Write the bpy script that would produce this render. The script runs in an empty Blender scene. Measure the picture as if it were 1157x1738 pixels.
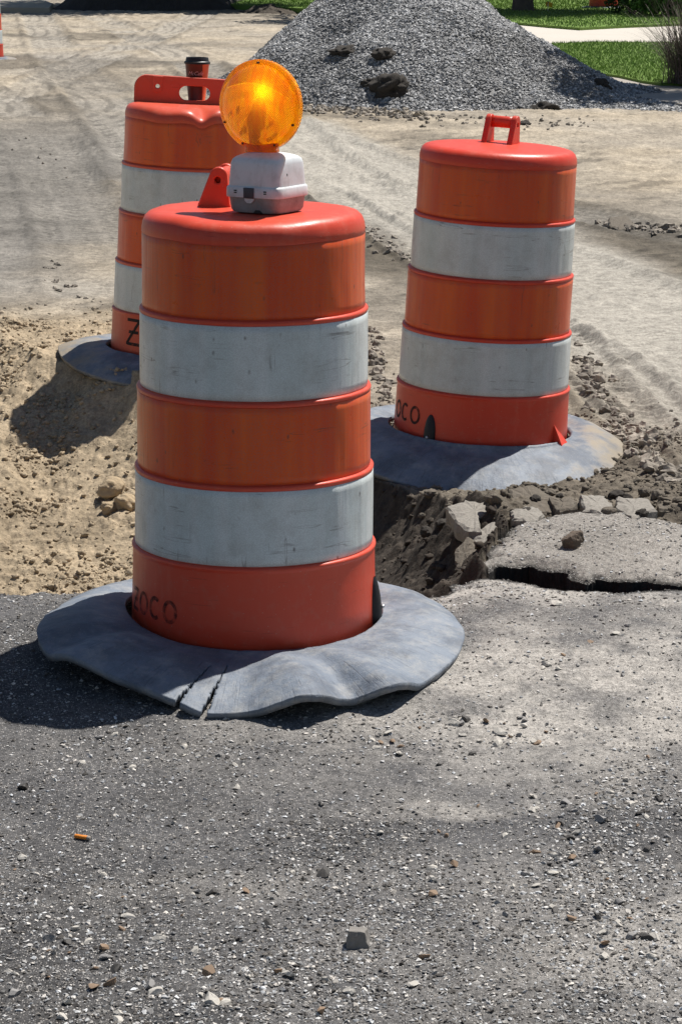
import bpy, bmesh, math, random
import numpy as np
from mathutils import Vector, Matrix

# ------------------------------------------------------------------ camera, sky, sun, exposure
scene = bpy.context.scene
CAM_H = 1.50
FPX = 4306.0
PITCH = math.atan(987.0 / FPX)
cd = bpy.data.cameras.new('camera')
cam = bpy.data.objects.new('camera', cd)
scene.collection.objects.link(cam)
cam.location = (0, 0, CAM_H)
cam.rotation_euler = (math.pi / 2 - PITCH, 0, 0)
cd.sensor_fit = 'VERTICAL'
cd.sensor_height = 22.2
cd.lens = 55.0
cd.clip_start = 0.05
cd.clip_end = 6000
scene.camera = cam

SUN_AZ = math.radians(45)      # from +X towards +Y
SUN_EL = math.radians(62)
sv = Vector((math.cos(SUN_EL) * math.cos(SUN_AZ), math.cos(SUN_EL) * math.sin(SUN_AZ), math.sin(SUN_EL)))
w = bpy.data.worlds.new('World')
scene.world = w
w.use_nodes = True
wn = w.node_tree.nodes
wl = w.node_tree.links
bg = wn['Background']
sky = wn.new('ShaderNodeTexSky')
sky.sky_type = 'NISHITA'
sky.sun_disc = False
sky.sun_elevation = SUN_EL
sky.sun_rotation = math.pi / 2 - SUN_AZ
sky.air_density = 1.0
sky.dust_density = 0.6
wl.new(sky.outputs[0], bg.inputs[0])
bg.inputs[1].default_value = 0.05
sl = bpy.data.lights.new('sun', 'SUN')
sl.energy = 5.0
sl.angle = math.radians(0.53)
sl.color = (1.0, 0.955, 0.89)
sun = bpy.data.objects.new('sun', sl)
scene.collection.objects.link(sun)
sun.rotation_euler = sv.to_track_quat('Z', 'Y').to_euler()
scene.view_settings.view_transform = 'Standard'
scene.view_settings.look = 'None'
scene.view_settings.gamma = 1
scene.view_settings.exposure = 0.32

COL = scene.collection
RNG = np.random.default_rng(7)
random.seed(5)

# ------------------------------------------------------------------ helpers
def gp(x, y, z=0.0):
    """point of the place seen at photo coordinates (x, y) lying at height z"""
    v = (y - 869.0) / FPX
    a = PITCH + math.atan(v)
    Y = (CAM_H - z) / math.tan(a)
    zc = Y * math.cos(PITCH) + (CAM_H - z) * math.sin(PITCH)
    return ((x - 578.5) / FPX * zc, Y)

def tag(o, label=None, cat=None, group=None, kind=None):
    if label: o['label'] = label
    if cat: o['category'] = cat
    if group: o['group'] = group
    if kind: o['kind'] = kind
    return o

def empty(name, loc, rot=(0, 0, 0)):
    o = bpy.data.objects.new(name, None)
    o.location = loc
    o.rotation_euler = rot
    o.empty_display_size = 0.1
    COL.objects.link(o)
    return o

def link(name, me, mat=None, parent=None):
    o = bpy.data.objects.new(name, me)
    if mat: me.materials.append(mat)
    COL.objects.link(o)
    if parent: o.parent = parent
    return o

def np_mesh(name, V, F, smooth=False):
    """V (n,3) array, F (m,k) array with k = 3 or 4"""
    me = bpy.data.meshes.new(name)
    V = np.asarray(V, dtype=np.float32); F = np.asarray(F, dtype=np.int32)
    k = F.shape[1]
    me.vertices.add(len(V)); me.vertices.foreach_set('co', V.ravel())
    me.loops.add(F.size); me.loops.foreach_set('vertex_index', F.ravel())
    me.polygons.add(len(F))
    me.polygons.foreach_set('loop_start', np.arange(0, F.size, k, dtype=np.int32))
    me.polygons.foreach_set('loop_total', np.full(len(F), k, dtype=np.int32))
    me.polygons.foreach_set('use_smooth', np.full(len(F), smooth, dtype=bool))
    me.update(calc_edges=True)
    return me

def set_col(me, C, name='Col'):
    a = me.color_attributes.new(name, 'FLOAT_COLOR', 'POINT')
    C4 = np.ones((len(C), 4), dtype=np.float32); C4[:, :3] = C
    a.data.foreach_set('color', C4.ravel())

def from_bm(name, bm, mat, parent=None, smooth=True):
    bmesh.ops.recalc_face_normals(bm, faces=bm.faces[:])
    me = bpy.data.meshes.new(name)
    bm.to_mesh(me); bm.free()
    for p in me.polygons: p.use_smooth = smooth
    o = link(name, me, mat, parent)
    return o

def bevel(o, w, seg=3):
    m = o.modifiers.new('bevel', 'BEVEL'); m.width = w; m.segments = seg; m.limit_method = 'ANGLE'; m.angle_limit = math.radians(35)
    m.harden_normals = False
    return o

def autosmooth(o, deg=35):
    me = o.data
    try:
        me.set_sharp_from_angle(angle=math.radians(deg))
    except Exception:
        pass

# numpy gradient-ish value noise -------------------------------------
def _hash(ix, iy, s):
    h = (ix.astype(np.int64) * 374761393 + iy.astype(np.int64) * 668265263 + s * 1442695041) & 0xFFFFFFFF
    h = ((h ^ (h >> 13)) * 1274126177) & 0xFFFFFFFF
    return ((h ^ (h >> 16)) & 0xFFFFFF) / float(0xFFFFFF)

def vnoise(x, y, s=0):
    ix = np.floor(x); iy = np.floor(y)
    fx = x - ix; fy = y - iy
    fx = fx * fx * fx * (fx * (fx * 6 - 15) + 10); fy = fy * fy * fy * (fy * (fy * 6 - 15) + 10)
    a = _hash(ix, iy, s); b = _hash(ix + 1, iy, s); c = _hash(ix, iy + 1, s); d = _hash(ix + 1, iy + 1, s)
    return (a + (b - a) * fx) * (1 - fy) + (c + (d - c) * fx) * fy      # 0..1

def fbm(x, y, sc, octv=4, s=0, gain=0.5):
    t = 0; amp = 1; tot = 0
    ca, sa = math.cos(0.6), math.sin(0.6)
    X = x / sc; Y = y / sc
    for i in range(octv):
        t = t + amp * (vnoise(X + 17.3 * i, Y - 9.1 * i, s + i) - 0.5) * 2
        tot += amp; amp *= gain
        X, Y = (X * ca - Y * sa) * 2.03, (X * sa + Y * ca) * 2.03
    return t / tot      # about -1..1

def worley(x, y, sc, s=0):
    X = x / sc; Y = y / sc
    ix = np.floor(X); iy = np.floor(Y)
    best = np.full(X.shape, 9.0)
    for dx in (-1, 0, 1):
        for dy in (-1, 0, 1):
            jx = ix + dx; jy = iy + dy
            px = jx + _hash(jx, jy, s); py = jy + _hash(jx, jy, s + 51)
            rr = 0.55 + 0.45 * _hash(jx, jy, s + 77)
            d = np.sqrt((X - px) ** 2 + (Y - py) ** 2) / rr
            best = np.minimum(best, d)
    return best

def sstep(a, b, x):
    t = np.clip((x - a) / (b - a), 0, 1)
    return t * t * (3 - 2 * t)

def pl_dist(x, y, pts):
    """distance to polyline and arc length of the nearest point, signed side"""
    best = np.full(x.shape, 1e9); arc = np.zeros(x.shape); side = np.zeros(x.shape)
    L = 0
    for (ax, ay), (bx, by) in zip(pts[:-1], pts[1:]):
        dx, dy = bx - ax, by - ay
        l = math.hypot(dx, dy)
        t = np.clip(((x - ax) * dx + (y - ay) * dy) / (l * l), 0, 1)
        qx = x - (ax + t * dx); qy = y - (ay + t * dy)
        d = np.hypot(qx, qy)
        m = d < best
        best = np.where(m, d, best); arc = np.where(m, L + t * l, arc)
        side = np.where(m, np.sign(qx * dy - qy * dx), side)
        L += l
    return best, arc, side

def in_poly(x, y, pts):
    ins = np.zeros(x.shape, dtype=bool)
    n = len(pts)
    for i in range(n):
        ax, ay = pts[i]; bx, by = pts[(i + 1) % n]
        if ay == by: continue
        c = ((ay > y) != (by > y)) & (x < (bx - ax) * (y - ay) / (by - ay) + ax)
        ins ^= c
    return ins

# ------------------------------------------------------------------ materials
class NT:
    def __init__(s, name):
        s.m = bpy.data.materials.new(name); s.m.use_nodes = True
        s.n = s.m.node_tree.nodes; s.l = s.m.node_tree.links
        s.b = s.n['Principled BSDF']; s.out = s.n['Material Output']
    def new(s, t, **kw):
        n = s.n.new(t)
        for k, v in kw.items(): setattr(n, k, v)
        return n
    def coord(s, kind='Object'):
        return s.new('ShaderNodeTexCoord').outputs[kind]
    def mapping(s, vec, scale=(1, 1, 1), loc=(0, 0, 0), rot=(0, 0, 0)):
        m = s.new('ShaderNodeMapping'); s.l.new(vec, m.inputs[0])
        m.inputs['Scale'].default_value = scale; m.inputs['Location'].default_value = loc
        m.inputs['Rotation'].default_value = rot
        return m.outputs[0]
    def noise(s, vec, scale, detail=4, rough=0.55, dist=0):
        n = s.new('ShaderNodeTexNoise'); s.l.new(vec, n.inputs['Vector'])
        n.inputs['Scale'].default_value = scale; n.inputs['Detail'].default_value = detail
        n.inputs['Roughness'].default_value = rough; n.inputs['Distortion'].default_value = dist
        return n.outputs[0]
    def voro(s, vec, scale, feature='F1', out=0):
        n = s.new('ShaderNodeTexVoronoi', feature=feature); s.l.new(vec, n.inputs['Vector'])
        n.inputs['Scale'].default_value = scale
        return n.outputs[out]
    def ramp(s, fac, stops):
        r = s.new('ShaderNodeValToRGB'); s.l.new(fac, r.inputs[0])
        els = r.color_ramp.elements
        while len(els) < len(stops): els.new(0.5)
        for e, (p, c) in zip(els, stops):
            e.position = p
            e.color = (c, c, c, 1) if not hasattr(c, '__len__') else (*c, 1)
        return r.outputs[0]
    def mix(s, fac, a, b, mode='MIX'):
        n = s.new('ShaderNodeMix', data_type='RGBA', blend_type=mode)
        for i, v in ((0, fac), (6, a), (7, b)):
            if hasattr(v, 'links'): s.l.new(v, n.inputs[i])
            elif i == 0: n.inputs[0].default_value = v
            else: n.inputs[i].default_value = (*v, 1)
        return n.outputs[2]
    def math(s, op, a, b=0.0, c=None):
        n = s.new('ShaderNodeMath', operation=op)
        for i, v in enumerate((a, b) if c is None else (a, b, c)):
            if hasattr(v, 'links'): s.l.new(v, n.inputs[i])
            else: n.inputs[i].default_value = v
        return n.outputs[0]
    def bump(s, h, strength=0.3, dist=0.01, chain=None):
        n = s.new('ShaderNodeBump'); s.l.new(h, n.inputs['Height'])
        n.inputs['Strength'].default_value = strength; n.inputs['Distance'].default_value = dist
        if chain is not None: s.l.new(chain, n.inputs['Normal'])
        return n.outputs[0]
    def set(s, color=None, rough=None, spec=None, normal=None, metal=None):
        b = s.b
        def put(k, v):
            if v is None: return
            if hasattr(v, 'links'): s.l.new(v, b.inputs[k])
            elif hasattr(v, '__len__'): b.inputs[k].default_value = (*v, 1)
            else: b.inputs[k].default_value = v
        put('Base Color', color); put('Roughness', rough); put('Specular IOR Level', spec)
        put('Metallic', metal)
        if normal is not None: s.l.new(normal, b.inputs['Normal'])
        return s.m

def m_plastic(name, col, col2, dust=(0.42, 0.30, 0.22), rough=0.38, dustamt=0.14, seed=0.0):
    t = NT(name); c = t.mapping(t.coord(), loc=(seed, seed * 1.7, 0))
    big = t.noise(c, 5, 5)
    base = t.mix(t.ramp(big, [(0.25, 0.0), (0.8, 1.0)]), col, col2)
    # pale vertical rub marks and grime
    st = t.noise(t.mapping(c, scale=(14, 14, 1.6)), 3, 6, 0.65)
    base = t.mix(t.math('MULTIPLY', t.ramp(st, [(0.56, 0.0), (0.78, 1.0)]), 0.35), base, (min(1, col[0] * 1.1), col[1] * 2.4, col[2] * 3.2))
    dd = t.noise(c, 38, 6, 0.7)
    base = t.mix(t.math('MULTIPLY', t.ramp(dd, [(0.52, 0.0), (0.72, 1.0)]), dustamt), base, dust)
    sc = t.noise(t.mapping(c, scale=(3, 3, 60), rot=(0.25, 0.1, 0)), 4, 3, 0.6)
    base = t.mix(t.math('MULTIPLY', t.ramp(sc, [(0.66, 0.0), (0.70, 1.0)]), 0.4), base, (col[0] * 0.45, col[1] * 0.5, col[2] * 0.6))
    spk = t.voro(c, 75)
    base = t.mix(t.math('MULTIPLY', t.ramp(spk, [(0.05, 1.0), (0.11, 0.0)]), 0.5), base, (0.5, 0.35, 0.26))
    r = t.math('ADD', t.math('MULTIPLY', dd, 0.3), rough - 0.12)
    n = t.bump(t.noise(c, 140, 4), 0.12, 0.002)
    n = t.bump(big, 0.25, 0.01, n)
    return t.set(base, r, 0.5, n)

def m_sheet(name, col, tint, seed=0.0, scuff=(0.13, 0.11, 0.10), amt=1.0, grime=0.35, gcol=(0.30, 0.27, 0.22)):
    """retro-reflective sheeting: fine honeycomb, grime, scuffs and scratches"""
    t = NT(name); c = t.mapping(t.coord(), loc=(seed * 3.1, seed, seed * 0.7))
    v = t.noise(t.mapping(c, scale=(9, 9, 0.6)), 2.2, 3, 0.5)
    base = t.mix(t.ramp(v, [(0.35, 0.0), (0.68, 1.0)]), col, tint)
    g = t.noise(c, 16, 7, 0.7)
    base = t.mix(t.math('MULTIPLY', t.ramp(g, [(0.45, 0.0), (0.75, 1.0)]), grime), base, gcol)
    # small dark nicks
    nick = t.voro(t.mapping(c, scale=(1, 1, 0.55)), 30)
    nm = t.math('MULTIPLY', t.ramp(t.math('ADD', nick, t.math('MULTIPLY', t.noise(c, 70, 4, 0.7), 0.16)), [(0.115, 1.0), (0.19, 0.0)]), t.ramp(t.noise(c, 9, 5, 0.6), [(0.46, 0.0), (0.56, 1.0)]))
    base = t.mix(t.math('MULTIPLY', nm, 0.85 * amt), base, scuff)
    # scratches: thin iso-lines of stretched noise
    s1 = t.noise(t.mapping(c, scale=(2.2, 2.2, 34), rot=(0.5, 0.3, 0)), 2.0, 2, 0.5)
    m1 = t.math('MULTIPLY', t.ramp(s1, [(0.615, 0.0), (0.63, 1.0), (0.655, 0.0)]), t.ramp(t.noise(c, 9, 3), [(0.5, 0.0), (0.62, 1.0)]))
    s2 = t.noise(t.mapping(c, scale=(26, 26, 2.2), rot=(0.1, 0.2, 0)), 2.4, 2, 0.5)
    m2 = t.math('MULTIPLY', t.ramp(s2, [(0.64, 0.0), (0.665, 1.0), (0.69, 0.0)]), t.ramp(t.noise(c, 7, 2, 0.5, 1.0), [(0.52, 0.0), (0.64, 1.0)]))
    base = t.mix(t.math('MULTIPLY', m1, 0.7 * amt), base, scuff)
    base = t.mix(t.math('MULTIPLY', m2, 0.55 * amt), base, scuff)
    hc = t.voro(c, 420)
    base = t.mix(t.math('MULTIPLY', t.ramp(hc, [(0.3, 0.0), (0.6, 1.0)]), 0.22), base, (0.2, 0.2, 0.2))
    n = t.bump(t.noise(t.mapping(c, scale=(6, 6, 0.5)), 3, 3), 0.30, 0.012)
    n = t.bump(g, 0.08, 0.004, n)
    r = t.math('ADD', t.math('MULTIPLY', g, 0.28), 0.18)
    return t.set(base, r, 0.35, n)

def m_rubber(name, seed=0.0, sandy=0.0):
    t = NT(name); co = t.coord(); c = t.mapping(co, loc=(seed, 0, 0))
    sep = t.new('ShaderNodeSeparateXYZ'); t.l.new(co, sep.inputs[0])
    ang = t.math('ARCTAN2', sep.outputs[1], sep.outputs[0])
    comb = t.new('ShaderNodeCombineXYZ'); t.l.new(ang, comb.inputs[0])
    rad = t.math('POWER', t.math('ADD', t.math('POWER', sep.outputs[0], 2.0), t.math('POWER', sep.outputs[1], 2.0)), 0.5)
    t.l.new(t.math('MULTIPLY', rad, 2.0), comb.inputs[1])
    lines = t.noise(t.mapping(comb.outputs[0], scale=(34, 1.6, 1)), 3.0, 3, 0.6, 0.25)
    big = t.noise(c, 4, 5)
    base = t.mix(big, (0.12, 0.150, 0.195), (0.26, 0.295, 0.345))
    base = t.mix(t.math('MULTIPLY', t.ramp(lines, [(0.30, 1.0), (0.42, 0.0)]), 0.45), base, (0.03, 0.034, 0.042))
    d = t.noise(c, 22, 7, 0.72)
    base = t.mix(t.math('MULTIPLY', t.ramp(d, [(0.46, 0.0), (0.68, 1.0)]), 0.65), base, (0.36, 0.36, 0.35))
    d2_ = t.noise(c, 7, 6, 0.7)
    base = t.mix(t.math('MULTIPLY', t.ramp(d2_, [(0.40, 1.0), (0.56, 0.0)]), 0.5), base, (0.05, 0.06, 0.08))
    sp = t.voro(c, 160)
    base = t.mix(t.math('MULTIPLY', t.ramp(sp, [(0.1, 1.0), (0.2, 0.0)]), 0.45), base, (0.45, 0.43, 0.40))
    if sandy > 0:
        sx = t.math('MULTIPLY', sep.outputs[0], 2.2 * (1 if sandy < 5 else -1))
        f = t.math('ADD', t.math('ADD', sx, t.math('MULTIPLY', t.noise(c, 14, 5), 1.2)), -1.2)
        base = t.mix(t.ramp(f, [(0.0, 0.0), (0.35, 0.9)]), base, (0.30, 0.25, 0.18))
    n = t.bump(t.ramp(lines, [(0.28, 0.0), (0.45, 1.0)]), 0.25, 0.003)
    n = t.bump(d, 0.6, 0.006, n)
    n = t.bump(t.noise(c, 150, 4, 0.7), 0.4, 0.002, n)
    return t.set(base, t.math('ADD', t.math('MULTIPLY', d, 0.3), 0.42), 0.35, n)

def m_simple(name, col, rough=0.6, var=0.25, sc=20, bump=0.2, bd=0.004, spec=0.4, metal=0.0):
    t = NT(name); c = t.coord()
    n = t.noise(c, sc, 6, 0.65)
    base = t.mix(n, tuple(v * (1 - var) for v in col), tuple(min(1, v * (1 + var)) for v in col))
    return t.set(base, rough, spec, t.bump(n, bump, bd), metal)

def m_ground(name, fine, fine_amt, bumpd, speck=None, vscale=300, rough=0.9):
    """surface with its own colour held per point (attribute), broken up by fine noise"""
    t = NT(name); c = t.coord()
    a = t.new('ShaderNodeAttribute'); a.attribute_name = 'Col'
    n1 = t.noise(c, fine, 8, 0.72)
    n2 = t.noise(c, fine * 5.3, 5, 0.7)
    k = t.ramp(n1, [(0.3, 1 - fine_amt), (0.7, 1 + fine_amt)])
    base = t.mix(1.0, a.outputs['Color'], k, 'MULTIPLY')
    k2 = t.ramp(n2, [(0.3, 1 - fine_amt * 0.8), (0.7, 1.0 + fine_amt * 0.8)])
    base = t.mix(1.0, base, k2, 'MULTIPLY')
    nn = t.bump(n1, 0.7, bumpd)
    if not speck:
        nn = t.bump(t.noise(c, fine * 0.35, 8, 0.75), 0.6, bumpd * 2.2, nn)
        nn = t.bump(n2, 0.5, bumpd * 0.4, nn)
    if speck:
        vn = t.new('ShaderNodeTexVoronoi'); t.l.new(c, vn.inputs['Vector']); vn.inputs['Scale'].default_value = vscale
        dd = vn.outputs['Distance']; cc = vn.outputs['Color']
        sp = t.new('ShaderNodeSeparateColor'); t.l.new(cc, sp.inputs[0])
        pick = t.ramp(sp.outputs[0], [(0.52, 0.0), (0.72, 1.0)])
        shape = t.ramp(dd, [(0.30, 1.0), (0.48, 0.0)])
        tone = t.mix(sp.outputs[1], speck[0], speck[1])
        f = t.math('MULTIPLY', pick, shape)
        base = t.mix(t.math('MULTIPLY', f, 0.8), base, tone)
        nn = t.bump(t.math('MULTIPLY', shape, sp.outputs[2]), 0.9, 0.0022, nn)
    return t.set(base, rough, 0.25, nn)

def m_vcol(name, rough=0.8, nscale=60, amt=0.3, bd=0.003, spec=0.3):
    t = NT(name); c = t.coord()
    a = t.new('ShaderNodeAttribute'); a.attribute_name = 'Col'
    n1 = t.noise(c, nscale, 5, 0.65)
    base = t.mix(1.0, a.outputs['Color'], t.ramp(n1, [(0.3, 1 - amt), (0.7, 1 + amt)]), 'MULTIPLY')
    return t.set(base, rough, spec, t.bump(n1, 0.4, bd))

# ------------------------------------------------------------------ ground relief
def G(pts, z=0): return [gp(x, y, z) for x, y in pts]

FRONT = G([(-6000, 1004), (-300, 1003), (0, 1003), (40, 1006), (80, 1001), (130, 1003), (180, 997), (210, 994), (300, 1000), (420, 1008), (560, 1010),
           (650, 1004), (690, 1003), (722, 1003), (745, 1000), (770, 990), (795, 986), (822, 974), (850, 977), (880, 984), (905, 990), (950, 993),
           (985, 1001), (1015, 994), (1060, 998), (1100, 997), (1157, 999), (1500, 1004), (7000, 1010)])
ASPH = FRONT + [(30, 1.5), (-30, 1.5)]
PLATE = G([(812, 967), (796, 952), (818, 940), (822, 925), (846, 912), (848, 896), (868, 884), (900, 882), (930, 872), (975, 874), (1000, 866), (1040, 874),
           (1080, 872), (1110, 884), (1157, 886), (1400, 890), (1400, 992), (1157, 987), (1100, 984), (1060, 986), (1015, 980), (990, 984),
           (950, 972), (930, 968), (905, 963), (880, 952), (850, 955), (830, 958)])
RB1 = G([(-6000, 600), (-400, 575), (0, 588), (110, 612), (200, 630), (300, 646), (420, 660)])
RB2 = G([(420, 660), (520, 690), (600, 735), (680, 775), (745, 800)])
RR = G([(745, 800), (790, 838), (835, 862), (858, 884), (840, 912), (806, 940), (792, 955), (815, 972)])
PIT = G([(-6000, 1004), (822, 974), (792, 955), (806, 940), (840, 912), (858, 884), (835, 862), (790, 838), (745, 800), (680, 775), (600, 735),
         (520, 690), (420, 660), (300, 646), (200, 630), (110, 612), (0, 588), (-400, 575), (-6000, 600)])
PIT = [FRONT[0]] + FRONT[1:18] + PIT[2:]
CHIP = G([(757, 858), (790, 853), (838, 858), (850, 862), (806, 872), (814, 888), (772, 880)])

TRACKS = [  # (photo polyline on the ground, half width, depth)
    ([(560, 330), (700, 420), (900, 540), (1157, 690), (1500, 900)], 0.13, 0.022),
    ([(600, 300), (800, 380), (1157, 520), (1500, 660)], 0.20, 0.020),
    ([(940, 560), (1000, 620), (1157, 735), (1400, 900)], 0.12, 0.02),
    ([(520, 230), (700, 300), (1157, 400), (1600, 480)], 0.22, 0.02),
    ([(-100, 120), (60, 215), (160, 420), (180, 500)], 0.24, 0.022),
    ([(60, 20), (100, 100), (230, 230), (330, 330)], 0.3, 0.03),
    ([(150, 20), (330, 110), (520, 260), (620, 340)], 0.28, 0.03),
    ([(-300, 200), (0, 175), (200, 90), (350, 20)], 0.3, 0.025),
]
LANE = G([(470, 215), (640, 310), (860, 420), (1157, 560), (1700, 830)])
TRW = [(G(p), hw, dp) for p, hw, dp in TRACKS]

def base_level(X, Y):
    r = sstep(6.55, 7.2, Y) * (1 - sstep(8.2, 9.2, Y)) * -0.065
    r = r * sstep(-0.3, 0.1, X)
    r = r - 0.045 * np.exp(-(((X - 0.44) / 0.50) ** 2 + ((Y - 7.55) / 0.50) ** 4))
    r = r - 0.12 * np.clip(5.27 - Y, 0, 0.48)
    return r + 0.010 * fbm(X, Y, 1.7, 3, 5) * sstep(3, 6, Y) + 0.05 * sstep(12, 25, Y) * fbm(X, Y, 7.0, 3, 8)

def relief(X, Y):
    """height, colour and the asphalt mask for every point"""
    shp = X.shape
    # wobble the coordinates so that the broken edges are ragged
    wx = X + 0.034 * fbm(X, Y, 0.11, 4, 21, 0.42) * sstep(5.0, 5.4, Y)
    wy = Y + 0.042 * fbm(X, Y, 0.11, 4, 31, 0.42) * sstep(4.9, 5.3, Y)
    near = (Y < 16)
    z = base_level(X, Y)
    asph = np.zeros(shp, bool); plate = np.zeros(shp, bool); pit = np.zeros(shp, bool)
    xn, yn = wx[near], wy[near]
    asph[near] = in_poly(xn, yn, ASPH) 
    plate[near] = in_poly(xn, yn, PLATE)
    pit[near] = in_poly(xn, yn, PIT) & ~asph[near] & ~plate[near]
    # pit depth
    depth = np.zeros(shp)
    d1, _, _ = pl_dist(xn, yn, RB1); d2, _, _ = pl_dist(xn, yn, RB2); d3, _, _ = pl_dist(xn, yn, RR)
    cap = 0.46
    p1 = 0.34 * (1 - np.exp(-d1 / (0.33 + 0.36 * sstep(-0.95, -1.25, xn)))) + 0.12 * (1 - np.exp(-d1 / 1.2))
    p2 = cap * (1 - np.exp(-d2 * 1.3 / cap)); p3 = cap * (1 - np.exp(-d3 * 1.4 / cap))
    dn = np.minimum(np.minimum(p1, p2), p3)
    depth[near] = np.where(pit[near], dn, 0)
    z = z - depth
    # gaps: everything between the broken asphalt pieces that is neither pit nor rear dirt
    dP = np.full(shp, 9.0); dP[near] = pl_dist(xn, yn, PLATE + PLATE[:1])[0]
    dF = np.full(shp, 9.0); dF[near] = pl_dist(xn, yn, FRONT)[0]
    crack = ~asph & ~plate & ~pit & (dF < 0.16) & (dP < 0.16) & (Y < 6.2)
    z = np.where(crack, z - 0.20, z)
    # rim between plate and rear dirt
    rim = ~asph & ~plate & ~pit & (dP < 0.12) & ~crack & (Y > 6)
    z = np.where(rim, z - 0.035 * (1 - dP / 0.12), z)
    z = np.where(asph, 0.004 * fbm(X, Y, 0.5, 3, 3) - 0.12 * np.clip(5.27 - Y, 0, 0.48), z)
    # edge of the front sheet sags a little by the pit
    z = np.where(asph, z - 0.012 * (1 - sstep(0, 0.12, dF)), z)
    z = np.where(plate, 0.006 + 0.018 * fbm(X, Y, 0.25, 4, 13) - 0.02 * (1 - sstep(0, 0.05, dP)), z)
    # ---- surface roughness
    dirt = ~asph & ~plate
    dR = np.full(shp, 9.0); dR[near] = np.minimum(d2, d3)
    sandA = np.zeros(shp); sandA[near] = np.where((pit[near]) | (d1 < 0.6), 1.0, 0.0)
    left = sstep(0.10, -0.35, X)
    sand = left * sstep(10.6, 9.6, Y + 0.5 * fbm(X, Y, 0.6, 3, 41)) * dirt
    clodzone = dirt * sstep(-0.1, 0.2, X) * sstep(9.0, 7.9, Y + 0.45 * fbm(X, Y, 0.5, 3, 43) + 0.25 * X)
    rough = np.clip(sand + clodzone, 0, 1)
    idx = np.where((dirt) & near)
    xs, ys = X[idx], Y[idx]
    wxx = xs + 0.012 * fbm(xs, ys, 0.03, 3, 81); wyy = ys + 0.012 * fbm(xs, ys, 0.03, 3, 83)
    w1 = np.clip(1 - worley(wxx, wyy, 0.050, 5), 0, 1) ** 0.7
    w2 = np.clip(1 - worley(wxx, wyy, 0.022, 9), 0, 1) ** 0.8
    f1 = fbm(xs, ys, 0.16, 5, 15)
    patch = sstep(-0.25, 0.35, fbm(xs, ys, 0.22, 3, 71))
    clod = (w1 * 0.020 * patch + w2 * 0.012 * (0.4 + 0.6 * vnoise(xs / 0.09, ys / 0.09, 3)) + f1 * 0.016 + 0.004 * fbm(xs, ys, 0.02, 3, 87))
    calm = 1 - 0.8 * np.exp(-(((xs - 0.44) / 0.5) ** 4 + ((ys - 7.75) / 0.5) ** 4)) - 0.6 * np.exp(-(((xs + 0.56) / 0.5) ** 4 + ((ys - 9.08) / 0.5) ** 4))
    clod = clod * np.clip(calm, 0.1, 1)
    cz = clodzone[idx]
    big = np.clip(1 - worley(xs, ys, 0.12, 25), 0, 1) ** 0.8
    clod = clod + calm * cz * (0.030 * big * sstep(-0.2, 0.3, fbm(xs, ys, 0.3, 3, 73)) + 0.015 * f1)
    z[idx] += clod * rough[idx]
    dark = np.zeros(shp)
    edgd = np.where(asph, 1 - sstep(0.007, 0.018, dF), 0) * sstep(-0.1, 0.1, X) + np.where(plate, 1 - sstep(0.009, 0.024, dP), 0)  # freshly broken asphalt edge is dark; shade of crack walls painted in too
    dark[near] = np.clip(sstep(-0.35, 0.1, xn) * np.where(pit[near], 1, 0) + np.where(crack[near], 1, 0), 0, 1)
    # rear dirt : shallow scars, pressed ruts
    rear = dirt & ~pit
    str_ = fbm(X * 0.8 + Y * 0.15, Y * 2.6 - X * 1.2, 0.5, 4, 61)
    scar = sstep(0.15, 0.6, fbm(X + 0.2 * Y, Y * 0.6, 1.6, 3, 63))
    amp = sstep(6.5, 9, Y) * (1 + 1.2 * sstep(14, 40, Y))
    z = z + rear * (0.0055 * str_ * amp + 0.0085 * fbm(X, Y, 0.06, 5, 67, 0.68) * sstep(6.5, 8, Y) * (1 + sstep(9, 20, Y)) + 0.014 * scar * fbm(X, Y, 0.14, 5, 65, 0.65) * amp)
    rut = np.zeros(shp); tread = np.zeros(shp); lip = np.zeros(shp)
    for k, (pl, hw, dp) in enumerate(TRW):
        d, arc, side = pl_dist(X, Y, pl)
        d = d + 0.05 * hw * fbm(X, Y, 0.3, 3, 90 + k)
        inside = 1 - sstep(hw * 0.75, hw * 1.05, d)
        edge = np.exp(-((d - hw * 1.18) / (hw * 0.16)) ** 2)
        fade = (sstep(-0.65, 0.1, fbm(X, Y, 1.2, 2, 95 + k)) if k not in (0, 2) else 1.0) * rear
        per = 0.07 if hw < 0.16 else 0.10
        ph = arc / per + side * d / per * 0.7
        bars = np.clip(np.sin(ph * 2 * math.pi) * 2.2, -1, 1) * (1 - sstep(hw * 0.8, hw, d)) * sstep(0.0, hw * 0.2, np.abs(d - hw * 0.35))
        z = z - dp * inside * fade * 0.6 + dp * 0.6 * edge * fade * (0.2 + 1.4 * vnoise(X / 0.06, Y / 0.06, k))
        z = z + bars * (0.008 if k in (0, 2) else 0.0035) * fade * sstep(-0.2, 0.4, fbm(X, Y, 0.4, 3, 97 + k)) * (Y < 20)
        rut = np.maximum(rut, inside * fade); tread = np.maximum(tread, np.abs(bars) * fade * (bars < 0)); lip = np.maximum(lip, edge * fade)
    # sheltering small noise everywhere
    # ---- colours -----------------------------------------------------------
    C = np.zeros(shp + (3,))
    def c3(*v): return np.array(v)
    n1 = (fbm(X, Y, 1.1, 5, 101) * 0.5 + 0.5)[..., None]; n2 = (fbm(X, Y, 0.28, 5, 103) * 0.5 + 0.5)[..., None]
    beige = c3(0.41, 0.345, 0.255) * (0.72 + 0.55 * n2); grey = c3(0.29, 0.262, 0.222) * (0.8 + 0.4 * n2)
    dirtc = beige * (1 - n1) + grey * n1
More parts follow.
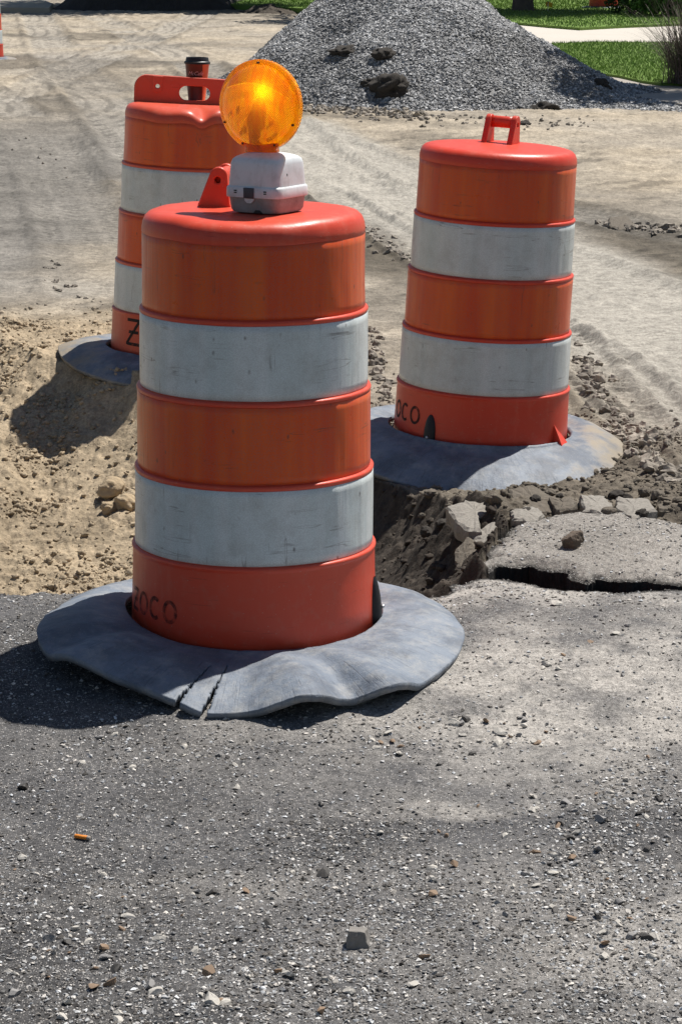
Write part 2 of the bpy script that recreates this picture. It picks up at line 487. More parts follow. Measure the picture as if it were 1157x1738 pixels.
    # damp and blue-grey stone dust patches
    dp_ = sstep(0.12, 0.42, fbm(X * 0.6 + 0.3 * Y, Y * 0.35, 1.5, 4, 107))[..., None] * sstep(8, 11, Y)[..., None]
    dirtc = dirtc * (1 - 0.50 * dp_)
    dirtc = dirtc * (1 + 0.38 * fbm(X, Y * 0.7, 0.12, 5, 113, 0.65)[..., None] * sstep(7, 9, Y)[..., None])
    fl = sstep(0.25, 0.5, fbm(X - 0.5 * Y, Y * 0.5 + 0.2 * X, 0.5, 5, 117, 0.62))[..., None] * sstep(8, 10, Y)[..., None]
    dirtc = dirtc * (1 - 0.42 * fl)
    lf = (sstep(-1.0, -1.5, X + 0.3 * fbm(X, Y, 1.0, 3, 109)) * sstep(9.5, 11.5, Y) * sstep(24, 17, Y))[..., None]
    dirtc = dirtc * (1 - lf) + c3(0.25, 0.232, 0.205) * (0.55 + 0.9 * n2) * lf
    dirtc = dirtc * (1 - 0.55 * rut[..., None]) + c3(0.34, 0.315, 0.275) * (0.85 + 0.3 * n2) * 0.55 * rut[..., None]
    dirtc = dirtc * (1 - 0.45 * lip[..., None] * n2 * 1.2) * (1 - 0.35 * tread[..., None])
    crumbs = sstep(0.25, 0.6, fbm(X, Y, 0.35, 5, 111))[..., None] * scar[..., None]
    dirtc = dirtc * (1 - 0.35 * crumbs)
    # packed pale wheel lane running off to the right, damp brown ground either side of it
    lane, la_, ls_ = pl_dist(X, Y, LANE)
    lm = (1 - sstep(0.35, 0.62, lane + 0.12 * fbm(X, Y, 0.8, 4, 141)))[..., None]
    side = (np.exp(-((lane - 0.85) / 0.28) ** 2) * sstep(-0.4, 0.3, fbm(X, Y, 0.5, 4, 143)))[..., None]
    dirtc = dirtc * (1 - lm) + c3(0.36, 0.335, 0.29) * (0.85 + 0.3 * n2) * lm
    dirtc = dirtc * (1 - 0.38 * side)
    bl = sstep(0.0, 0.5, fbm(X * 0.5, Y * 0.25, 1.1, 5, 145))[..., None] * sstep(9, 12, Y)[..., None]
    dirtc = dirtc * (1 - 0.32 * bl * (1 - lm))
    sandc = c3(0.375, 0.30, 0.205) * (0.62 + 0.65 * n2)
    s_ = sand[..., None]
    dirtc = dirtc * (1 - s_) + sandc * s_
    rub = c3(0.15, 0.128, 0.10) * (0.55 + 0.8 * n2)
    cz_ = clodzone[..., None]
    dirtc = dirtc * (1 - cz_) + rub * cz_
    shadec = c3(0.055, 0.045, 0.036) * (0.6 + 0.8 * n2)  # shade in the right of the pit and the cracks, put into soil colour
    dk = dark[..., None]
    dirtc = dirtc * (1 - dk) + shadec * dk
    # asphalt: dark binder, dusty towards the right and along the break
    dust = np.zeros(shp)
    cx, cy = gp(1010, 1230)
    dust = np.exp(-(((X - 0.62) / 0.75) ** 2 + ((Y - 5.02) / 0.50) ** 2)) * 1.0
    cx, cy = gp(870, 1340)
    dust = np.maximum(dust, 0.75 * np.exp(-(((X - 0.22) / 0.18) ** 2 + ((Y - 4.36) / 0.08) ** 2)))
    dust = np.maximum(dust, 0.55 * np.exp(-(((X - 0.50) / 0.40) ** 2 + ((Y - 3.75) / 0.35) ** 2)))
    dust = np.maximum(dust, 0.25 * np.exp(-(((X + 0.1) / 0.40) ** 2 + ((Y - 4.0) / 0.10) ** 2)))
    dust = np.maximum(dust, 0.85 * (1 - sstep(0.0, 0.35, dF)) * sstep(-0.9, 0.2, X))
    dark2 = np.exp(-(((X - 0.30) / 0.50) ** 2 + ((Y - 4.28 - 0.10 * (X - 0.3)) / 0.045) ** 2))
    dust = np.clip(dust * np.clip(0.78 + 1.5 * fbm(X, Y, 0.13, 5, 121, 0.65), 0.30, 1.35) - 0.65 * dark2, 0, 1)[..., None]
    dust = np.clip(dust + 0.13 * fbm(X, Y, 0.12, 5, 127)[..., None], 0, 1)
    ac = c3(0.082, 0.081, 0.083) * (0.55 + 0.9 * n2) * (1 - 0.35 * (sstep(0.0, -0.5, X) * sstep(4.6, 4.0, Y))[..., None]) * (1 - dust) + c3(0.375, 0.352, 0.32) * dust
    pc = c3(0.27, 0.25, 0.225) * (0.65 + 0.6 * n2)
    a_ = asph[..., None]; p_ = plate[..., None]
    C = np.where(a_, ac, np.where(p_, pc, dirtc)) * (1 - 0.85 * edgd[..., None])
    C = np.where(crack[..., None], c3(0.022, 0.018, 0.015) * (0.6 + 0.8 * n2), C)  # cracks near black: their shade is painted into the colour
    z = z + np.where(asph | plate, (0.0030 * fbm(X, Y, 0.018, 3, 131, 0.6) + 0.0030 * fbm(X, Y, 0.06, 3, 133)) * (Y < 8), 0)
    z = z + np.where(plate, 0.006 * fbm(X, Y, 0.08, 4, 137), 0)
    return z, C, asph | plate, rough

def build_ground():
    pys = np.concatenate([np.linspace(2300, 1760, 60), np.linspace(1757, 1012, 470), np.linspace(1011, 545, 600), np.linspace(544, -70, 490)])
    a = PITCH + np.arctan((pys - 869.0) / FPX)
    ys = CAM_H / np.tan(a)
    ys = np.concatenate([[0.6, 1.2], ys, [130, 180, 300, 600, 1500, 4000]])
    sl = np.concatenate([-np.geomspace(2.5, 0.26, 24), np.linspace(-0.25, -0.155, 60), np.linspace(-0.154, 0.154, 740), np.linspace(0.155, 0.25, 60), np.geomspace(0.26, 2.5, 24)])
    YY, SS = np.meshgrid(ys, sl, indexing='ij')
    XX = SS * np.maximum(YY, 1.0)
    # break up the rows a little
    XX = XX + 0.0; 
    z, C, am, rough = relief(XX, YY)
    nr, nc = XX.shape
    V = np.stack([XX, YY, z], -1).reshape(-1, 3)
    Cc = C.reshape(-1, 3)
    I = np.arange(nr * nc).reshape(nr, nc)
    F = np.stack([I[:-1, :-1], I[:-1, 1:], I[1:, 1:], I[1:, :-1]], -1).reshape(-1, 4)
    fm = am.reshape(-1)[F].sum(1) >= 4
    def sub(sel, name, mat):
        Fs = F[sel]; u, inv = np.unique(Fs, return_inverse=True)
        me = np_mesh(name, V[u], inv.reshape(-1, 4), True)
        set_col(me, Cc[u])
        return tag(link(name, me, mat), kind='structure')
    sub(fm, 'asphalt_road', m_ground('asphalt_mat', 95, 0.55, 0.004, ((0.20, 0.19, 0.18), (0.62, 0.59, 0.55)), 260))
    sub(~fm, 'ground', m_ground('dirt_mat', 22, 0.40, 0.010, rough=0.95))
build_ground()

def ground_z(x, y):
    X = np.atleast_1d(np.asarray(x, float)); Y = np.atleast_1d(np.asarray(y, float))
    return relief(X, Y)[0]

def sight(x, y):
    a = PITCH + math.atan((y - 869.0) / FPX)
    Y = np.linspace(3.2, 12, 2600); z = CAM_H - Y * math.tan(a)
    X = (x - 578.5) / FPX * (Y * math.cos(PITCH) + (CAM_H - z) * math.sin(PITCH))
    h = ground_z(X, Y); i = int(np.argmax(z <= h))
    return X[i], Y[i], float(h[i])

# ------------------------------------------------------------------ loose stones
def ico(sub=0):
    bm = bmesh.new(); bmesh.ops.create_icosphere(bm, subdivisions=sub + 1, radius=1.0)
    V = np.array([v.co[:] for v in bm.verts]); F = np.array([[v.index for v in f.verts] for f in bm.faces]); bm.free()
    return V, F
ICO0 = ico(0); ICO1 = ico(1); ICO3 = ico(3)
# lean octahedron chip for very small pieces
OCT = (np.array([[1, 0, 0], [0, 1, 0], [-1, 0, 0], [0, -1, 0], [0.3, 0.2, 1], [-0.2, 0.1, -1]], float),
       np.array([[0, 1, 4], [1, 2, 4], [2, 3, 4], [3, 0, 4], [1, 0, 5], [2, 1, 5], [3, 2, 5], [0, 3, 5]]))

def chip_shape(rng, base=ICO0, cuts=6, sq=(1, 0.75, 0.55)):
    V, F = base; V = V.copy()
    for k in range(cuts):
        n = rng.normal(size=3); n /= np.linalg.norm(n)
        lim = rng.uniform(0.32, 0.66)
        d = V @ n
        V -= np.outer(np.clip(d - lim, 0, None), n)
    return V * np.array(sq), F

def scatter_mesh(name, P, S, C, shapes, rng, tilt=0.5, sink=0.25, normal=None):
    """one mesh of many chips: P positions, S sizes, C colours"""
    n = len(P); Vs = []; Fs = []; Cs = []; off = 0
    pick = rng.integers(0, len(shapes), n)
    for k, (BV, BF) in enumerate(shapes):
        m = np.where(pick == k)[0]
        if not len(m): continue
        q = len(m)
        yaw = rng.uniform(0, 2 * math.pi, q); tx = rng.normal(0, tilt, q)
        an = rng.uniform(0.75, 1.3, (q, 3)) * S[m][:, None]
        v = BV[None] * an[:, None, :]
        c, s = np.cos(tx)[:, None], np.sin(tx)[:, None]
        y_ = v[..., 1] * c - v[..., 2] * s; z_ = v[..., 1] * s + v[..., 2] * c
        c, s = np.cos(yaw)[:, None], np.sin(yaw)[:, None]
        x2 = v[..., 0] * c - y_ * s; y2 = v[..., 0] * s + y_ * c
        v = np.stack([x2, y2, z_], -1) + P[m][:, None, :]
        v[..., 2] += (S[m] * sink)[:, None]
        Vs.append(v.reshape(-1, 3))
        Fs.append((BF[None] + (np.arange(q) * len(BV))[:, None, None]).reshape(-1, 3) + off)
        Cs.append(np.repeat(C[m], len(BV), 0)); off += q * len(BV)
    V = np.concatenate(Vs); F = np.concatenate(Fs)
    me = np_mesh(name, V, F, False)
    set_col(me, np.concatenate(Cs))
    return me

M_STONE = m_vcol('stone_mat', 0.75, 150, 0.3, 0.001)
rs = np.random.default_rng(11)
SH_S = [chip_shape(rs, OCT, 0, (1, 0.8, 0.5)), chip_shape(rs, ICO0, 5, (1, 0.75, 0.45)), chip_shape(rs, ICO0, 7, (1, 0.6, 0.5))]
SH_B = [chip_shape(rs, ICO1, 9, (1, rs.uniform(0.6, 0.9), rs.uniform(0.4, 0.7))) for _ in range(6)]

def stone_cols(n, rng, dark=0.35):
    t = rng.uniform(0, 1, n)[:, None]; g = (0.13 + 0.52 * rng.uniform(0, 1, n)[:, None] ** 1.4)
    warm = np.array([1.06, 0.98, 0.88]); cool = np.array([0.97, 1.0, 1.03])
    C = g * (warm * t + cool * (1 - t))
    dk = rng.uniform(0, 1, n) < dark
    C[dk] = rng.uniform(0.05, 0.13, (dk.sum(), 1)) * np.array([1.1, 1.0, 0.9])
    return C

def chips_on_asphalt():
    rng = np.random.default_rng(23)
    # very many small chips over the foreground sheet
    n = 330000
    Y = 2.6 + (6.6 - 2.6) * rng.uniform(0, 1, n) ** 1.25
    X = rng.uniform(-0.24, 0.24, n) * Y
    den = 0.35 + 0.65 * sstep(-0.3, 0.5, fbm(X, Y, 0.3, 4, 201))
    den *= 0.45 + 0.55 * sstep(4.6, 3.8, Y)
    den = np.maximum(den, 0.9 * np.exp(-(((X - 0.43) / 0.13) ** 2 + ((Y - 4.0) / 0.25) ** 2)))
    den *= 1 - 0.75 * np.exp(-(((X - 0.40) / 0.30) ** 2 + ((Y - 4.9) / 0.35) ** 2))
    k = rng.uniform(0, 1, n) < den
    X, Y = X[k], Y[k]
    z, _, am, _ = relief(X, Y)
    X, Y, z = X[am], Y[am], z[am]
    n = len(X)
    S = 0.0011 + 0.0050 * rng.uniform(0, 1, n) ** 3.6
    C = stone_cols(n, rng, 0.30)
    # thicker drifts of pale stone: lower right, before the ring, lower left
    ex = []
    for cx, cy, sx, sy, q in [(1010, 1470, 75, 85, 1500), (1100, 1350, 60, 50, 500), (760, 1250, 130, 28, 420), (300, 1275, 170, 28, 600), (180, 1600, 150, 80, 900), (1080, 1620, 90, 60, 400), (420, 1690, 240, 50, 700), (330, 1420, 200, 60, 400)]:
        for _ in range(q):
            g = gp(rng.normal(cx, sx), rng.normal(cy, sy), -0.057); ex.append(g)
    ex = np.array(ex); zz = ground_z(ex[:, 0], ex[:, 1]); k = ((ex[:, 0] + 0.19) ** 2 + (ex[:, 1] - 5.35) ** 2 > 0.32)
    ex = ex[k]; zz = zz[k]
    X = np.concatenate([X, ex[:, 0]]); Y = np.concatenate([Y, ex[:, 1]]); z = np.concatenate([z, zz])
    S = np.concatenate([S, 0.0022 + 0.0042 * rng.uniform(0, 1, len(ex)) ** 1.8]); C = np.concatenate([C, stone_cols(len(ex), rng, 0.15) * 1.1])
    me = scatter_mesh('stone_chips', np.stack([X, Y, z], -1), S, C, SH_S, rng, 0.45, 0.25)
    tag(link('stone_chips', me, M_STONE), 'fine pale and dark stone chips strewn over the worn asphalt', 'gravel', kind='stuff')
chips_on_asphalt()

def loose_stones():
    rng = np.random.default_rng(37)
    mats = {'pale': m_simple('pale_stone', (0.50, 0.47, 0.42), 0.75, 0.25, 90, 0.4, 0.001),
            'grey': m_simple('grey_stone', (0.27, 0.26, 0.25), 0.75, 0.3, 90, 0.4, 0.001),
            'block': m_simple('block_stone', (0.22, 0.205, 0.185), 0.8, 0.3, 120, 0.4, 0.001),
            'brown': m_simple('brown_stone', (0.25, 0.17, 0.11), 0.7, 0.3, 90, 0.4, 0.001),
            'dark': m_simple('dark_stone', (0.06, 0.055, 0.05), 0.6, 0.3, 90, 0.4, 0.001)}
    lab = {'pale': ('small pale angular stone lying loose on the grey asphalt', 'pale stones loose on the asphalt'),
           'grey': ('small mid grey stone lying loose on the asphalt', 'grey stones loose on the asphalt'),
           'brown': ('small brown stone lying loose on the grey asphalt', 'brown stones loose on the asphalt'),
           'dark': ('small near-black stone lying loose on the grey asphalt', 'black stones loose on the asphalt')}
    protos = {}
    for kx in lab:
        protos[kx] = []
        for i in range(4):
            V, F = chip_shape(rng, ICO1, 13, (1.25, rng.uniform(0.75, 1.1), rng.uniform(0.5, 0.85)))
            me = np_mesh('stone', V, F, False); me.materials.append(mats[kx]); protos[kx].append(me)
    pts = []
    cl = [(650, 1245, 90, 25, 22), (850, 1240, 70, 22, 26), (1010, 1420, 90, 60, 46), (960, 1460, 60, 70, 26), (1080, 1560, 60, 60, 24),
          (330, 1270, 150, 25, 34), (200, 1600, 180, 90, 30), (380, 1680, 200, 50, 24), (60, 1640, 80, 90, 14), (720, 1400, 120, 60, 16),
          (900, 1150, 150, 60, 20), (800, 1030, 200, 22, 12)]
    for cx, cy, sx, sy, q in cl:
        for _ in range(q):
            pts.append((rng.normal(cx, sx), rng.normal(cy, sy), 0.0050 + 0.0090 * rng.uniform(0, 1) ** 1.6))
    for s in [(40, 1335, .017), (355, 1655, .015), (190, 1672, .013), (722, 1628, .011), (735, 1520, .012), (733, 1474, .013), (770, 1470, .011),
              (978, 1465, .012), (1014, 1441, .014), (1017, 1392, .015), (935, 1540, .010), (1070, 1590, .013), (1025, 1620, .013),
              (355, 1222, .015), (610, 1232, .011), (944, 1028, .018), (770, 1235, .016), (850, 1247, .018), (845, 1262, .016), (911, 1262, .011),
              (40, 1457, .014), (490, 1660, .014), (1060, 1325, .012), (550, 1665, .012), (25, 1690, .014), (360, 1700, .022), (381, 1704, .014)]:
        pts.append(s)
    pts = [p for p in pts if -20 < p[0] < 1180 and p[1] > 1008 and p[1] < 1745]
    pts.sort(key=lambda p: -p[2]); pts = pts[:296]
    W = np.array([gp(p[0], p[1], -0.056 if p[1] > 1130 else (0 if p[1] < 1050 else -0.03)) for p in pts]); z, _, am, _ = relief(W[:, 0], W[:, 1])
    keys = ['pale', 'grey', 'brown', 'dark']
    for i, p in enumerate(pts):
        if not am[i]: continue
        if (W[i, 0] + 0.19) ** 2 + (W[i, 1] - 5.35) ** 2 < 0.36: continue
        kx = keys[rng.choice(4, p=[0.52, 0.22, 0.17, 0.09])]
        o = bpy.data.objects.new('stone', protos[kx][rng.integers(4)])
        s = p[2]
        o.scale = (s, s, s); o.location = (W[i, 0], W[i, 1], z[i] + s * 0.30)
        o.rotation_euler = (rng.normal(0, 0.25), rng.normal(0, 0.25), rng.uniform(0, 6.28))
        COL.objects.link(o)
        px_, py_ = p[0], p[1]
        if py_ < 1120: where = 'near the crack, right of the rubber ring'
        elif py_ < 1330: where = 'just in front of the front rubber ring' if px_ < 560 else ('in the small scatter right of the front rubber ring' if px_ < 900 else 'on the dusty patch at the right')
        elif px_ > 860: where = 'in the dense scatter at the right side of the foreground'
        elif px_ < 280: where = 'towards the lower left corner'
        elif py_ > 1600: where = 'along the bottom of the picture'
        else: where = 'in the middle of the foreground'
        adj = {'pale': 'pale angular', 'grey': 'mid grey', 'brown': 'brown', 'dark': 'near-black'}[kx]
        tag(o, 'small %s stone %s' % (adj, where), 'stone', '%s stones %s' % (adj, where))
    # a few singled out
    def one(x, y, s, mat, label, seed, sq, yaw=0.3, tilt=0.1, sinkf=0.4):
        r = np.random.default_rng(seed)
        V, F = chip_shape(r, ICO1, 14, tuple(q * 1.3 for q in sq))
        me = np_mesh('stone', V * s, F, False)
        o = link('stone', me, mat); X, Y, Z = sight(x, y)
        o.location = (X, Y, Z + s * sinkf * sq[2]); o.rotation_euler = (tilt, 0, yaw)
        tag(o, label, 'stone')
    bm = bmesh.new()
    P8 = [(-.022, -.016, -.004), (.015, -.019, -.004), (.022, .012, -.004), (-.018, .015, -.004), (-.017, -.010, .026), (.008, -.013, .024), (.0165, .006, .023), (-.013, .010, .028)]
    vs = [bm.verts.new(p) for p in P8]
    for f in ((3, 2, 1, 0), (4, 5, 6, 7), (0, 1, 5, 4), (1, 2, 6, 5), (2, 3, 7, 6), (3, 0, 4, 7)): bm.faces.new([vs[i] for i in f])
    bmesh.ops.subdivide_edges(bm, edges=bm.edges[:], cuts=3, use_grid_fill=True)
    for v in bm.verts: v.co += Vector([random.uniform(-.0011, .0011) for _ in range(3)])
    o = from_bm('stone', bm, mats['block'], smooth=False); bevel(o, 0.0012, 2)
    X, Y, Z = sight(608, 1604); o.location = (X, Y, Z + 0.002); o.rotation_euler = (0, 0, 0.15)
    tag(o, 'large pale grey block-shaped stone standing alone in the foreground below the drums', 'stone')
    one(550, 1486, 0.015, mats['dark'], 'dark rounded stone alone on asphalt above the block-shaped stone', 6, (1, 0.8, 0.8), 0.9)
loose_stones()

# ------------------------------------------------------------------ crumbs of sand and rubble
def crumbs():
    rng = np.random.default_rng(51)
    n = 190000
    X = rng.uniform(-1.9, 1.6, n); Y = rng.uniform(5.3, 10.4, n)
    z, C, am, rough = relief(X, Y)
    pk = (~am) & (rng.uniform(0, 1, n) < rough * (0.12 + 0.88 * sstep(-0.1, 0.5, fbm(X, Y, 0.25, 4, 301))))
    X, Y, z, C = X[pk], Y[pk], z[pk], C[pk]
    S = 0.0018 + 0.0095 * rng.uniform(0, 1, len(X)) ** 7
    S = S * np.where(X > -0.1, 1.05, 1.0)
    C = C * rng.uniform(0.8, 1.2, (len(X), 1))
    V, F = ICO1
    shapes = []
    for i in range(5):
        W = V.copy(); W *= (1 + 0.28 * rng.normal(size=len(W)))[:, None]; W *= np.array([1, rng.uniform(.7, 1), rng.uniform(.6, .85)])
        shapes.append((W, F))
    me = scatter_mesh('soil_crumbs', np.stack([X, Y, z], -1), S, C, shapes, rng, 0.6, 0.3)
    me.polygons.foreach_set('use_smooth', np.ones(len(me.polygons), bool))
    tag(link('soil_crumbs', me, m_vcol('crumb_mat', 0.95, 120, 0.3, 0.002)), 'loose crumbs of sand and broken soil covering the edges of the pit', 'soil', kind='stuff')
crumbs()

def clod_obj(name, x, y, s, mat, label, cat, seed, sq=(1, 1, 0.8), rough=0.25, zoff=0.45, z=None, group=None, zpt=0.0, facet=0):
    r = np.random.default_rng(seed)
    V, F = ICO3; V = V.copy()
    if facet:
        V, F = chip_shape(r, ICO3, facet, (1, 1, 1))
    d = fbm(V[:, 0] * 1.0 + seed, V[:, 1] + V[:, 2] * 0.9, 0.75, 5, seed) * rough + fbm(V[:, 2] * 1.1 + 3, V[:, 0] - V[:, 1] * 0.8, 0.4, 4, seed + 9) * rough * 0.6
    V = V * (1 + d)[:, None] * np.array(sq) * s
    me = np_mesh(name, V, F, facet == 0)
    o = link(name, me, mat)
    if z is None: X, Y, zz = sight(x, y)
    else: X, Y = gp(x, y, zpt); zz = z
    o.location = (X, Y, zz + s * sq[2] * zoff); o.rotation_euler = (0, 0, r.uniform(0, 6))
    tag(o, label, cat, group)
    return o

M_SOIL = m_simple('dark_soil', (0.042, 0.036, 0.030), 0.95, 0.45, 60, 0.8, 0.01)
M_SOILG = m_simple('grey_soil', (0.14, 0.12, 0.095), 0.95, 0.4, 60, 0.8, 0.01)
M_SANDC = m_simple('sand_clump', (0.40, 0.31, 0.20), 0.95, 0.35, 60, 0.8, 0.008)
M_ASPH = m_ground('asphalt_lump', 95, 0.4, 0.004, None)
M_CHUNK = m_simple('asphalt_chunk', (0.26, 0.24, 0.21), 0.9, 0.55, 120, 0.9, 0.004)

clod_obj('soil_clod', 968, 925, 0.036, m_simple('clod_brown', (0.13, 0.10, 0.075), 0.9, 0.5, 80, 0.9, 0.01), 'dark brown lump of soil sitting alone on the cracked asphalt slab', 'clod', 4, (0.85, 0.85, 0.95), 0.3, 0.38, facet=4)
for i, (x, y, s) in enumerate([(192, 838, 0.050), (214, 858, 0.036), (184, 868, 0.028)]):
    clod_obj('sand_clump', x, y, s, M_SANDC, ['largest crumbly clump of tan sand on the pit slope left of the front drum',
             'middle sized clump of tan sand at the edge of the front drum', 'small tan sand clump just below the largest clump'][i], 'clod', 20 + i, (1, 0.9, 0.75), 0.35, 0.3, None, None)
rr_ = np.random.default_rng(77)
for i in range(34):
    x = rr_.uniform(690, 1157); y = rr_.uniform(828, 880) if x > 850 else rr_.uniform(836, 990)
    if 850 > x > 700 and y > 900 and x > 790: continue
    X, Y = gp(x, y)
    clod_obj('soil_clod', x, y, rr_.uniform(0.009, 0.024), M_SOILG if rr_.uniform() < 0.6 else M_SOIL, 'crumbly dark clod of soil %s' % ('on the pit wall right of the front drum' if x < 860 else ('between the right drum and the cracked slab' if x < 1000 else 'in the broken ground at the right edge')), 'clod', 100 + i,
             (1, rr_.uniform(.6, .9), rr_.uniform(.5, .8)), 0.35, 0.4, None, 'soil clods ' + ('on the pit wall' if x < 860 else ('between drum and slab' if x < 1000 else 'at the right edge')))

def slab_piece(name, pts, zt, th, mat, label, cat, tilt=(0, 0)):
    """a broken flat piece: photo outline on its top plane, real thickness"""
    W = [gp(x, y, zt) for x, y in pts]
    cx = sum(p[0] for p in W) / len(W); cy = sum(p[1] for p in W) / len(W)
    # ragged outline
    out = []
    r = random.Random(len(pts) * 7 + int(pts[0][0]))
    for a, b in zip(W, W[1:] + W[:1]):
        for k in range(5):
            t = k / 5
            out.append((a[0] + (b[0] - a[0]) * t + r.uniform(-.004, .004) - cx, a[1] + (b[1] - a[1]) * t + r.uniform(-.006, .006) - cy))
    bm = bmesh.new()
    n = len(out)
    rings = []
    for lv, (sc, dz) in enumerate(((0.0, 0.002), (0.5, 0.003), (0.9, 0.0), (1.0, -0.006), (1.03, -th * 0.5), (0.97, -th), (0, -th))):
        if sc == 0: rings.append([bm.verts.new((0, 0, dz))]); continue
        rings.append([bm.verts.new((x * sc + r.uniform(-.003, .003), y * sc + r.uniform(-.003, .003), dz + r.uniform(-.002, .002))) for x, y in out])
    for a, b in zip(rings[:-1], rings[1:]):
        for i in range(n):
            j = (i + 1) % n
            if len(a) == 1: bm.faces.new((a[0], b[i], b[j]))
            elif len(b) == 1: bm.faces.new((a[i], a[j], b[0]))
            else: bm.faces.new((a[i], a[j], b[j], b[i]))
    o = from_bm(name, bm, mat, smooth=False)
    o.location = (cx, cy, zt); o.rotation_euler = (tilt[0], tilt[1], 0)
    tag(o, label, cat)
slab_piece('asphalt_chunk', [(757, 860), (790, 853), (815, 857), (848, 856), (852, 864), (812, 874), (814, 890), (790, 888), (772, 878)], 0.0, 0.05, M_CHUNK,
           'pale flat broken piece of asphalt tipped over the pit edge', 'asphalt chunk', (0.10, -0.05))
slab_piece('asphalt_chunk', [(860, 838), (900, 832), (955, 846), (950, 858), (900, 862), (870, 854)], 0.015, 0.05, M_SOILG,
           'dark broken piece of asphalt below the front rim of the right rubber ring', 'asphalt chunk', (0.15, 0.1))
slab_piece('asphalt_chunk', [(985, 845), (1025, 842), (1040, 856), (1028, 868), (990, 864)], 0.02, 0.045, M_CHUNK,
           'small grey asphalt piece behind the cracked slab', 'asphalt chunk', (0.08, 0.1))
slab_piece('asphalt_chunk', [(1045, 843), (1100, 850), (1112, 866), (1070, 874), (1042, 860)], 0.025, 0.05, M_CHUNK,
           'rightmost grey asphalt piece wedged behind the cracked slab', 'asphalt chunk', (0.05, -0.12))

for pts_, zt_, tl_, m_, lb_ in [
        ([(800, 905), (838, 898), (852, 906), (836, 922), (806, 920)], -0.03, (0.25, -0.2), M_CHUNK, 'small grey asphalt piece sliding off the left corner of the cracked slab'),
        ([(772, 934), (800, 926), (812, 938), (792, 952), (768, 948)], -0.06, (0.3, -0.35), M_SOILG, 'dark asphalt piece low on the pit wall beside the cracked slab'),
        ([(866, 866), (905, 862), (925, 868), (908, 880), (870, 878)], 0.012, (0.12, 0.06), M_CHUNK, 'flat grey asphalt piece lying on the back edge of the cracked slab'),
        ([(930, 846), (972, 848), (978, 860), (940, 862)], 0.02, (0.1, -0.1), M_SOILG, 'dark asphalt piece behind the middle of the cracked slab'),
        ([(1112, 846), (1150, 850), (1148, 862), (1118, 862)], 0.02, (0.1, 0.12), M_SOILG, 'dark asphalt piece at the right edge behind the cracked slab')]:
    slab_piece('asphalt_chunk', pts_, zt_, 0.045, m_, lb_, 'asphalt chunk', tl_)

# ------------------------------------------------------------------ traffic drums
DRUM_H = 0.92
RINGS = [(0.708, 0.2385, 0.2475), (0.538, 0.2450, 0.2555), (0.362, 0.2525, 0.2625), (0.188, 0.2600, 0.2690)]
def body_profile():
    P = []   # (radius, z) from the top centre to the bottom
    P += [(0.0, 0.918), (0.06, 0.9185), (0.12, 0.919), (0.17, 0.9195), (0.195, 0.920), (0.212, 0.9185), (0.224, 0.9145), (0.232, 0.907), (0.2365, 0.897), (0.2385, 0.885), (0.2388, 0.875), (0.2375, 0.873)]
    top = 0.873; r0 = 0.2375
    secs = [(0.873, 0.715, 0.2370, 0.2385, 0.2462), (0.7035, 0.545, 0.2440, 0.2450, 0.2538), (0.5335, 0.369, 0.2515, 0.2525, 0.2610), (0.3575, 0.195, 0.2590, 0.2600, 0.2680)]
    for zt, zb, ra, rb, rr in secs:
        for k in range(6):
            t = k / 5; P.append((ra + (rb - ra) * t, zt + (zb - zt) * t))
        P += [(rb + 0.0035, zb - 0.0008), (rr - 0.0014, zb - 0.002), (rr, zb - 0.0045), (rr, zb - 0.0075), (rr - 0.0008, zb - 0.0095), (rr - 0.0020, zb - 0.0112)]
    P += [(0.2655, 0.180), (0.266, 0.13), (0.268, 0.07), (0.270, 0.0), (0.262, -0.01)]
    return P
SECS = [(0.8715, 0.716, 0.2370, 0.2385), (0.7030, 0.546, 0.2440, 0.2450), (0.5330, 0.370, 0.2515, 0.2525), (0.3570, 0.196, 0.2590, 0.2600)]

def dent_default(seed, amp=0.0022):
    def f(th, z):
        x = np.cos(th) * 0.8 + seed; y = np.sin(th) * 0.8 + z * 1.6
        return amp * fbm(np.asarray(x), np.asarray(y), 0.35, 3, int(seed * 10))
    return f

def revolve(prof, seg, dent, zdent=None, closed_top=True):
    th = np.linspace(0, 2 * math.pi, seg, endpoint=False)
    P = np.array(prof)
    R, TH = np.meshgrid(P[:, 0], th, indexing='ij'); Z = np.repeat(P[:, 1][:, None], seg, 1)
    dr = dent(TH, Z) * np.clip(R / 0.2, 0, 1) ** 3
    X = (R + dr) * np.sin(TH); Y = -(R + dr) * np.cos(TH)         # angle 0 faces the camera (-Y)
    if zdent is not None: Z = Z + zdent(X, Y, Z)
    V = np.stack([X, Y, Z], -1).reshape(-1, 3)
    I = np.arange(len(P) * seg).reshape(len(P), seg); J = np.roll(I, -1, 1)
    F = np.stack([I[:-1], J[:-1], J[1:], I[1:]], -1).reshape(-1, 4)[:, ::-1]
    return V, F

def cyl_pt(r, th, z): return (r * math.sin(th), -r * math.cos(th), z)

def body_r(z):
    P = body_profile()[8:]
    for (ra, za), (rb, zb) in zip(P[:-1], P[1:]):
        if zb <= z <= za: return ra + (rb - ra) * ((za - z) / max(1e-6, za - zb))
    return 0.268

def plate_mesh(outer, holes, th):
    """flat outline (x, z) with holes, thickness th along y"""
    bm = bmesh.new()
    edges = []
    for loop in [outer] + holes:
        vs = [bm.verts.new((x, -th / 2, z)) for x, z in loop]
        for a, b in zip(vs, vs[1:] + vs[:1]): edges.append(bm.edges.new((a, b)))
    bmesh.ops.triangle_fill(bm, use_beauty=True, edges=edges)
    fs = bm.faces[:]
    r = bmesh.ops.extrude_face_region(bm, geom=fs)
    for v in [g for g in r['geom'] if isinstance(g, bmesh.types.BMVert)]: v.co.y += th
    return bm

